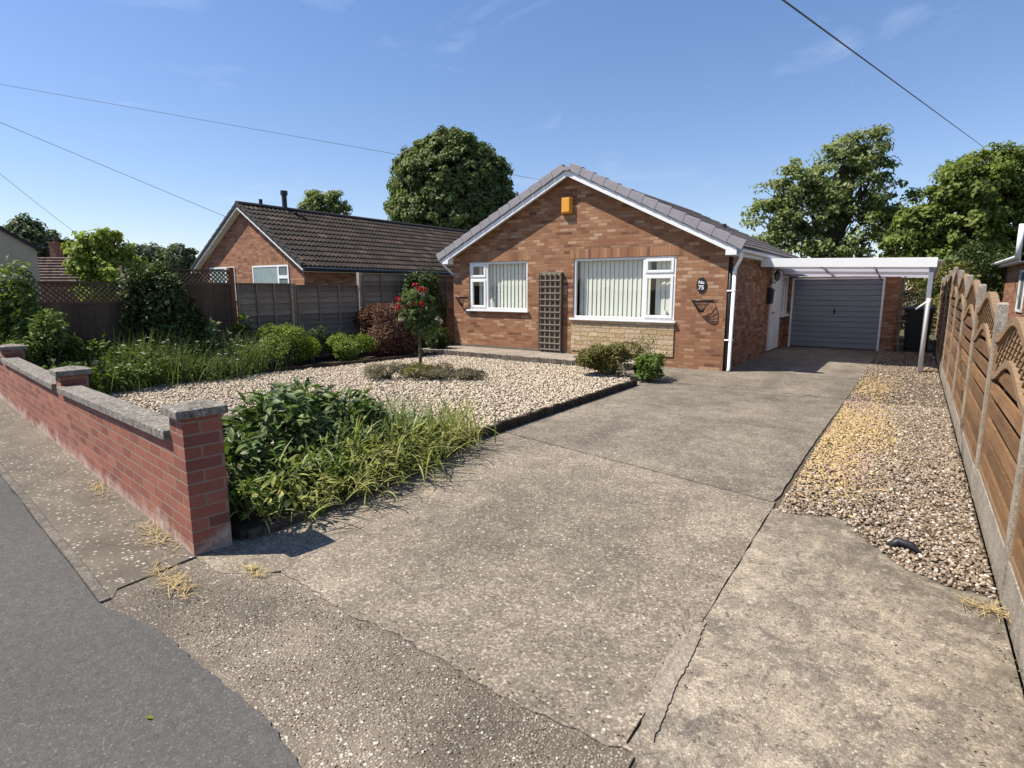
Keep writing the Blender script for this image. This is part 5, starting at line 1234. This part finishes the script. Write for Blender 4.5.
# standard rose
ro = thing('standard_rose', 'standard rose tree with red blooms growing out of the gravel', 'rose', (-7.5, 7.75, .04)); bx_, by_ = -7.5, 7.75
q = MB(); q.tube([(bx_, by_, 0), (bx_ + .01, by_, .4), (bx_ - .01, by_ + .01, .75), (bx_, by_, .98)], [.035, .028, .026, .024], 8)
for i in range(7):
    a = i * .9 + .3; q.tube([(bx_, by_, .92), (bx_ + .16 * math.cos(a), by_ + .16 * math.sin(a), 1.12), (bx_ + .3 * math.cos(a), by_ + .3 * math.sin(a), 1.3 + .1 * (i % 3))], [.014, .01, .004], 5)
q.build('trunk', M['twig'], ro, smooth=True)
lob = [(0, 0, 1.15, .27, .28, .24), (-.12, 0, 1.4, .24, .24, .2), (.1, 0, 1.32, .22, .22, .2), (.24, .05, 1.05, .17, .18, .2), (-.2, 0, 1.08, .16, .18, .16), (.02, 0, 1.55, .16, .16, .14), (.12, 0, .88, .22, .2, .16)]
V, F = crown_leaves(lob, (bx_, by_, .0), .085, 17, .065, 1.0, .4); mesh_np('crown', V, F, M['lf_rose'], ro)
roses = [(-.02, 1.66), (.12, 1.58), (.05, 1.60), (-.33, 1.42), (-.34, 1.28), (-.08, 1.32), (.10, 1.33)]
for (u, z) in roses:
    c = np.array(Vector((bx_, by_, z)) + CU * u - CW * (.2 + random.uniform(-.05, .06))); k = 22; d = rdir(k); P = c + d * .018
    A = broad(P, norm(d + np.array([[0, 0, .4]])), rdir(k), .042, .042, .4); mesh_np('rose_bloom', A[0], A[1], M['petal_red'], ro)
for (u, z) in ((.10, 1.50), (.42, 1.02), (.36, 1.08), (-.30, 1.05)):
    c = np.array(Vector((bx_, by_, z)) + CU * u - CW * .2); k = 16; d = rdir(k); A = broad(c + d * .015, norm(d), rdir(k), .042, .04, .3); mesh_np('faded_bloom', A[0], A[1], M['petal_pale'], ro)

hl = ['heather mound in front of the rose trunk, left one', 'green heather mound at the rose foot', 'brownish heather mound right of the rose trunk', 'small heather tuft at the right end of the row']
for lab, (x, y, rx, h, mk) in zip(hl, [(-7.45, 6.85, .40, .27, 'lf_heath'), (-7.05, 7.15, .40, .26, 'lf_olive'), (-6.65, 7.4, .38, .25, 'lf_heath'), (-6.25, 7.65, .30, .17, 'lf_heath')]):
    bush('heather', lab, 'heather', (x, y, .05), rx, rx, h, M[mk], 3600, .035, 'heathers around the rose', narrow=.3, up=1.2)

bush('shrub', 'olive green low shrub under the large front window', 'shrub', (-4.42, 9.45, .03), .62, .55, .62, M['lf_olive'], 8500, .045)
bush('shrub', 'bright green leafy plant at the driveway corner of the window shrub', 'shrub', (-3.72, 9.6, .02), .3, .34, .42, M['lf_mid'], 1900, .07)
t = thing('tall_weed', 'tall thin leafy stalks rising in front of the stone panel', 'plant', (-3.9, 9.9, .02)); m = 16
P = np.stack([-3.9 + rng.normal(0, .08, m), 9.9 + rng.normal(0, .08, m), np.zeros(m)], 1); A = blades(P, rng.uniform(0, 6.28, m), rng.uniform(.5, .8, m), .01, .02, .25, 5); mesh_np('stem', A[0], A[1], M['lf_meadow'], t)
m = 260; P = np.stack([-3.9 + rng.normal(0, .1, m), 9.9 + rng.normal(0, .1, m), rng.uniform(.2, .78, m)], 1); Nn = norm(rng.normal(0, .6, (m, 3)) + np.array([[0, 0, 1]])); A = leaves(P, np.cross(Nn, rdir(m)), Nn, .055, .025); mesh_np('leaves', A[0], A[1], M['lf_rose'], t)

# ------------------------------------------------------------------ front bed planting
def leafy(name, label, loc, h, r, n, mat, Lr=(.08, .16), wr=(.032, .06), group='broad leaved plants in the front bed'):
    t = thing(name, label, 'plant', loc, group); x, y, z = loc; a = rng.uniform(0, 6.28, n); rr_ = r * np.sqrt(rng.uniform(0, 1, n))
    zz = h * (1 - (rr_ / r) ** 2 * .55) * rng.uniform(.35, 1.0, n) ** .7
    P = np.stack([x + rr_ * np.cos(a), y + rr_ * np.sin(a), z + zz], 1)
    out = np.stack([np.cos(a), np.sin(a), rng.uniform(-.2, .9, n)], 1) + rng.normal(0, .45, (n, 3)); T = norm(out)
    Nn = norm(np.stack([np.cos(a) * .2, np.sin(a) * .2, np.ones(n)], 1) + rng.normal(0, .35, (n, 3)))
    A = broad(P, T, Nn, rng.uniform(*Lr, n), rng.uniform(*wr, n), .35); mesh_np('foliage', A[0], A[1], mat, t)
    q = MB()
    for i in range(9): j = i * (n // 9); p = P[j]; q.tube([(x, y, z - .03), (x + (p[0] - x) * .5, y + (p[1] - y) * .5, z + (p[2] - z) * .6), tuple(p)], [.009, .007, .004], 5)
    q.build('stem', M['lf_mid'], t); return t
leafy('broad_leaf_plant', 'tallest dark broad leaved clump beside the wall pier', (-4.35, 2.75, .06), .72, .42, 900, M['lf_broad'])
leafy('broad_leaf_plant', 'dark broad leaved clump against the gravel, behind the tallest', (-4.75, 3.25, .06), .68, .40, 850, M['lf_broad'])
leafy('broad_leaf_plant', 'broad leaved clump right of the tallest, with glossy tips', (-4.30, 3.45, .06), .60, .36, 640, M['lf_broad'])
leafy('broad_leaf_plant', 'dark leafy clump tucked right behind the wall pier', (-4.05, 2.2, .06), .48, .3, 460, M['lf_broad'])
leafy('broad_leaf_plant', 'small dock-like plant with upright leaves among the grasses', (-3.8, 2.75, .06), .34, .16, 40, M['lf_mid'], (.12, .2), (.04, .06))

def strap(label, loc, n, r, Lr, wr, mat, bend=(.6, 1.7), lean=(.05, .6), name='strap_leaf_clump', group='strap leaved clumps in the front bed', cat='plant'):
    t = thing(name, label, cat, loc, group); x, y, z = loc
    P = np.stack([x + rng.normal(0, r, n), y + rng.normal(0, r, n), np.full(n, z)], 1)
    A = blades(P, rng.uniform(0, 6.28, n), rng.uniform(*Lr, n), rng.uniform(*wr, n), rng.uniform(*lean, n), rng.uniform(*bend, n), 6); mesh_np('foliage', A[0], A[1], mat, t); return t
strap('arching strap leaves at the foot of the wall pier', (-3.72, 2.1, .06), 60, .10, (.25, .5), (.012, .026), M['lf_strap'])
strap('arching strap leaves in front of the dark broad leaves', (-3.85, 2.5, .06), 70, .13, (.3, .55), (.012, .028), M['lf_strap'])
strap('broad strap leaves in the centre of the bed', (-3.95, 3.1, .06), 80, .14, (.35, .65), (.015, .032), M['lf_strap'])
strap('long pale strap leaves arching out of the dark broad leaves', (-4.1, 2.9, .06), 70, .22, (.5, .85), (.016, .03), M['lf_strap'], (.9, 1.9))
strap('pale strap leaves spilling towards the gravel', (-4.35, 3.6, .06), 60, .2, (.4, .75), (.014, .028), M['lf_strap'], (.9, 1.9))
strap('tall grassy clump at the gravel side of the bed', (-4.25, 3.9, .06), 130, .16, (.4, .72), (.008, .018), M['lf_strap'], (.3, 1.2))
strap('green grassy clump before the gravel, half wilted', (-3.95, 3.8, .06), 120, .16, (.35, .65), (.008, .02), M['lf_strap'], (.4, 1.5))
strap('fine grass tuft at the far end of the bed', (-3.85, 4.4, .06), 120, .16, (.3, .62), (.006, .014), M['lf_wilt'], (.3, 1.2))
wl_ = 'wilting yellow leaves flopping over the bed kerb'
for lab, loc, n, L_ in (('yellow wilting leaves nearest the pier, over the kerb', (-3.58, 2.35, .07), 90, (.22, .45)), ('yellow wilting leaves midway along the kerb', (-3.6, 2.8, .07), 150, (.25, .5)), ('large drift of yellow wilting leaves by the driveway', (-3.66, 3.25, .07), 170, (.28, .55)), ('drift of wilting leaves further along the driveway edge', (-3.72, 3.75, .07), 170, (.28, .55)), ('last drift of wilting leaves by the dark edging', (-3.82, 4.25, .07), 140, (.25, .5)), ('wilting leaf drift behind the kerb drifts', (-3.98, 3.45, .07), 130, (.3, .6))):
    strap(lab, loc, int(n * 1.7), .17, L_, (.005, .017), M['lf_wilt'], (.7, 2.4), (.1, 1.1), 'wilting_clump', 'wilting clumps along the driveway')
    t = None
for lab, loc in (('low weedy greenery between strap leaves and pier', (-3.62, 2.0, .05)), ('low weedy greenery in the middle of the kerb', (-3.6, 2.6, .05)), ('low weedy greenery under the large yellow drift', (-3.68, 3.4, .05)), ('low weedy greenery near the dark edging', (-3.8, 4.1, .05)), ('pale leafy weed among the wilting leaves', (-3.75, 3.0, .05))):
    bush('weed', lab, 'weed', loc, .2, .28, .26, M['lf_wilt'] if 'pale' in lab else M['lf_mid'], 420, .06, 'weeds in the front bed', narrow=.45, stem=False, low=.0)
leafy('fallen_weed', 'pale weed lying out over the kerb onto the driveway', (-3.36, 2.42, .02), .1, .08, 9, M['lf_strap'], (.08, .14), (.02, .035), None)

for lab, loc in (('pale yellow weed leaves over the kerb nearest the pier', (-3.56, 2.3, .05)), ('pale yellow weed leaves in the middle of the kerb', (-3.62, 3.0, .05)), ('pale yellow weed leaves by the far end of the kerb', (-3.72, 3.7, .05)), ('pale broad weed leaves between the dark plants and the kerb', (-3.9, 2.75, .08))):
    leafy('wilting_weed', lab, loc, .34, .3, 150, M['lf_wilt'], (.05, .11), (.018, .04), 'pale weeds over the bed kerb')
# ------------------------------------------------------------------ loose small things
def straw(label, loc, n, r, L_):
    t = thing('dry_grass_tuft', label, 'dry grass', loc, 'dry grass tufts on the concrete'); x, y, z = loc
    n = int(n * .6); u_s = rng.normal(0, r * 1.5, n); P = np.stack([x + u_s, y - .12 * u_s + rng.normal(0, r * .3, n), z + .003 + rng.uniform(0, .012, n)], 1)
    A = blades(P, rng.uniform(0, 6.28, n), rng.uniform(*L_, n), rng.uniform(.0018, .004, n), rng.uniform(1.15, 1.55, n), rng.uniform(.0, .25, n), 4); mesh_np('grass', A[0], A[1], M['straw'], t)
straw('dry grass tuft on the joint between pavement and apron', (-3.2, 1.33, 0), 190, .10, (.04, .10))
straw('small dry grass tuft in the pier shadow edge', (-2.98, 1.66, 0), 110, .045, (.03, .09))
straw('dry grass tuft at the foot of the brick wall', (-3.95, 1.58, 0), 150, .11, (.04, .12))
straw('dry grass tuft at the wall foot further along', (-5.3, 1.74, 0), 110, .11, (.04, .10))
straw('dry grass tuft at the base of the nearest full fence post', (.45, 3.55, 0), 120, .04, (.05, .14))
t = thing('fallen_leaf', 'single green leaf lying on the dark asphalt', 'leaf', (-2.22, .79, .006)); A = broad(np.array([[-2.235, .79, .008]]), np.array([[1.0, .5, .12]]), np.array([[0, .3, 1.0]]), .035, .024, .2); mesh_np('blade', A[0], A[1], M['lf_box'], t)
q = MB(); q.tube([(.0, 4.14, .0), (.05, 4.17, .035), (.12, 4.16, .03), (.17, 4.12, .0)], [.02, .03, .026, .008], 8); o = q.build('plastic_scrap', M['black_plastic'], smooth=True); tag(o, 'scrap of black plastic lying on the pea gravel', 'scrap')

# wind-blown bits: brown leaf crumbs gathered along the edges
pts_ = []
for (a_, b_, sp_, n_) in (((-.72, 1.8), (-.72, 4.4), .05, 60), ((.42, 1.7), (.47, 3.6), .07, 110), ((-3.32, 1.95), (-3.5, 4.4), .09, 120), ((-3.6, 4.7), (-3.65, 8.8), .05, 60), ((-3.5, 1.5), (-6.5, 1.88), .05, 120), ((-2.6, 1.74), (-.8, 1.68), .04, 60), ((-2.0, 3.0), (-2.2, 8.0), .7, 50), ((0.0, 2.0), (0.1, 3.6), .3, 40)):
    t_ = rng.uniform(0, 1, n_)[:, None]; pts_.append(np.array(a_) * (1 - t_) + np.array(b_) * t_ + rng.normal(0, sp_, (n_, 2)))
pts_ = np.concatenate(pts_); n_ = len(pts_); P = np.concatenate([pts_, rng.uniform(.003, .009, (n_, 1))], 1); a_ = rng.uniform(0, 6.28, n_)
V, F = leaves(P, np.stack([np.cos(a_), np.sin(a_), rng.normal(0, .12, n_)], 1), norm(rng.normal(0, .25, (n_, 3)) + np.array([[0, 0, 1]])), rng.uniform(.008, .024, n_), rng.uniform(.004, .012, n_))
M['crumb'] = mat_isl('dead_leaf_crumb', [(0.0, (.05, .035, .02)), (0.5, (.13, .09, .05)), (1.0, (.25, .19, .11))], rough=0.8)
tag(mesh_np('leaf_litter', V, F, M['crumb']), 'brown leaf crumbs gathered along the concrete edges', None, None, 'stuff')
# ------------------------------------------------------------------ overhead wires
def wire(label, a, b, sag, r=.012):
    a = Vector(a); b = Vector(b); q = MB(); n = 40
    q.tube([a.lerp(b, i / n) - Vector((0, 0, sag * 4 * (i / n) * (1 - i / n))) for i in range(n + 1)], r, 5)
    tag(q.build('overhead_wire', M['cable'], smooth=True), label, 'wire')
WA, WB = (-25.7, -4.4, 10.56), (-19.33, 10.9, 3.99)
wire('upper thin overhead wire crossing the sky to the dense round tree', (-65.6, 7.04, 18.16), (-20.0, 36.8, 8.65), 0.0, .014)
wire('lower thin overhead wire running down to the brown tiled roof', WA, WB, .0, .007)
wire('faint overhead wire dropping to the far left houses', (-32.2, 7.2, 7.6), (-38.0, 13.2, 4.3), .1, .009)
wire('dark overhead wire sloping down to the right hand tree', (-2.0, 4.8, 4.6), (2.2, 40.5, 9.0), .0, .012)
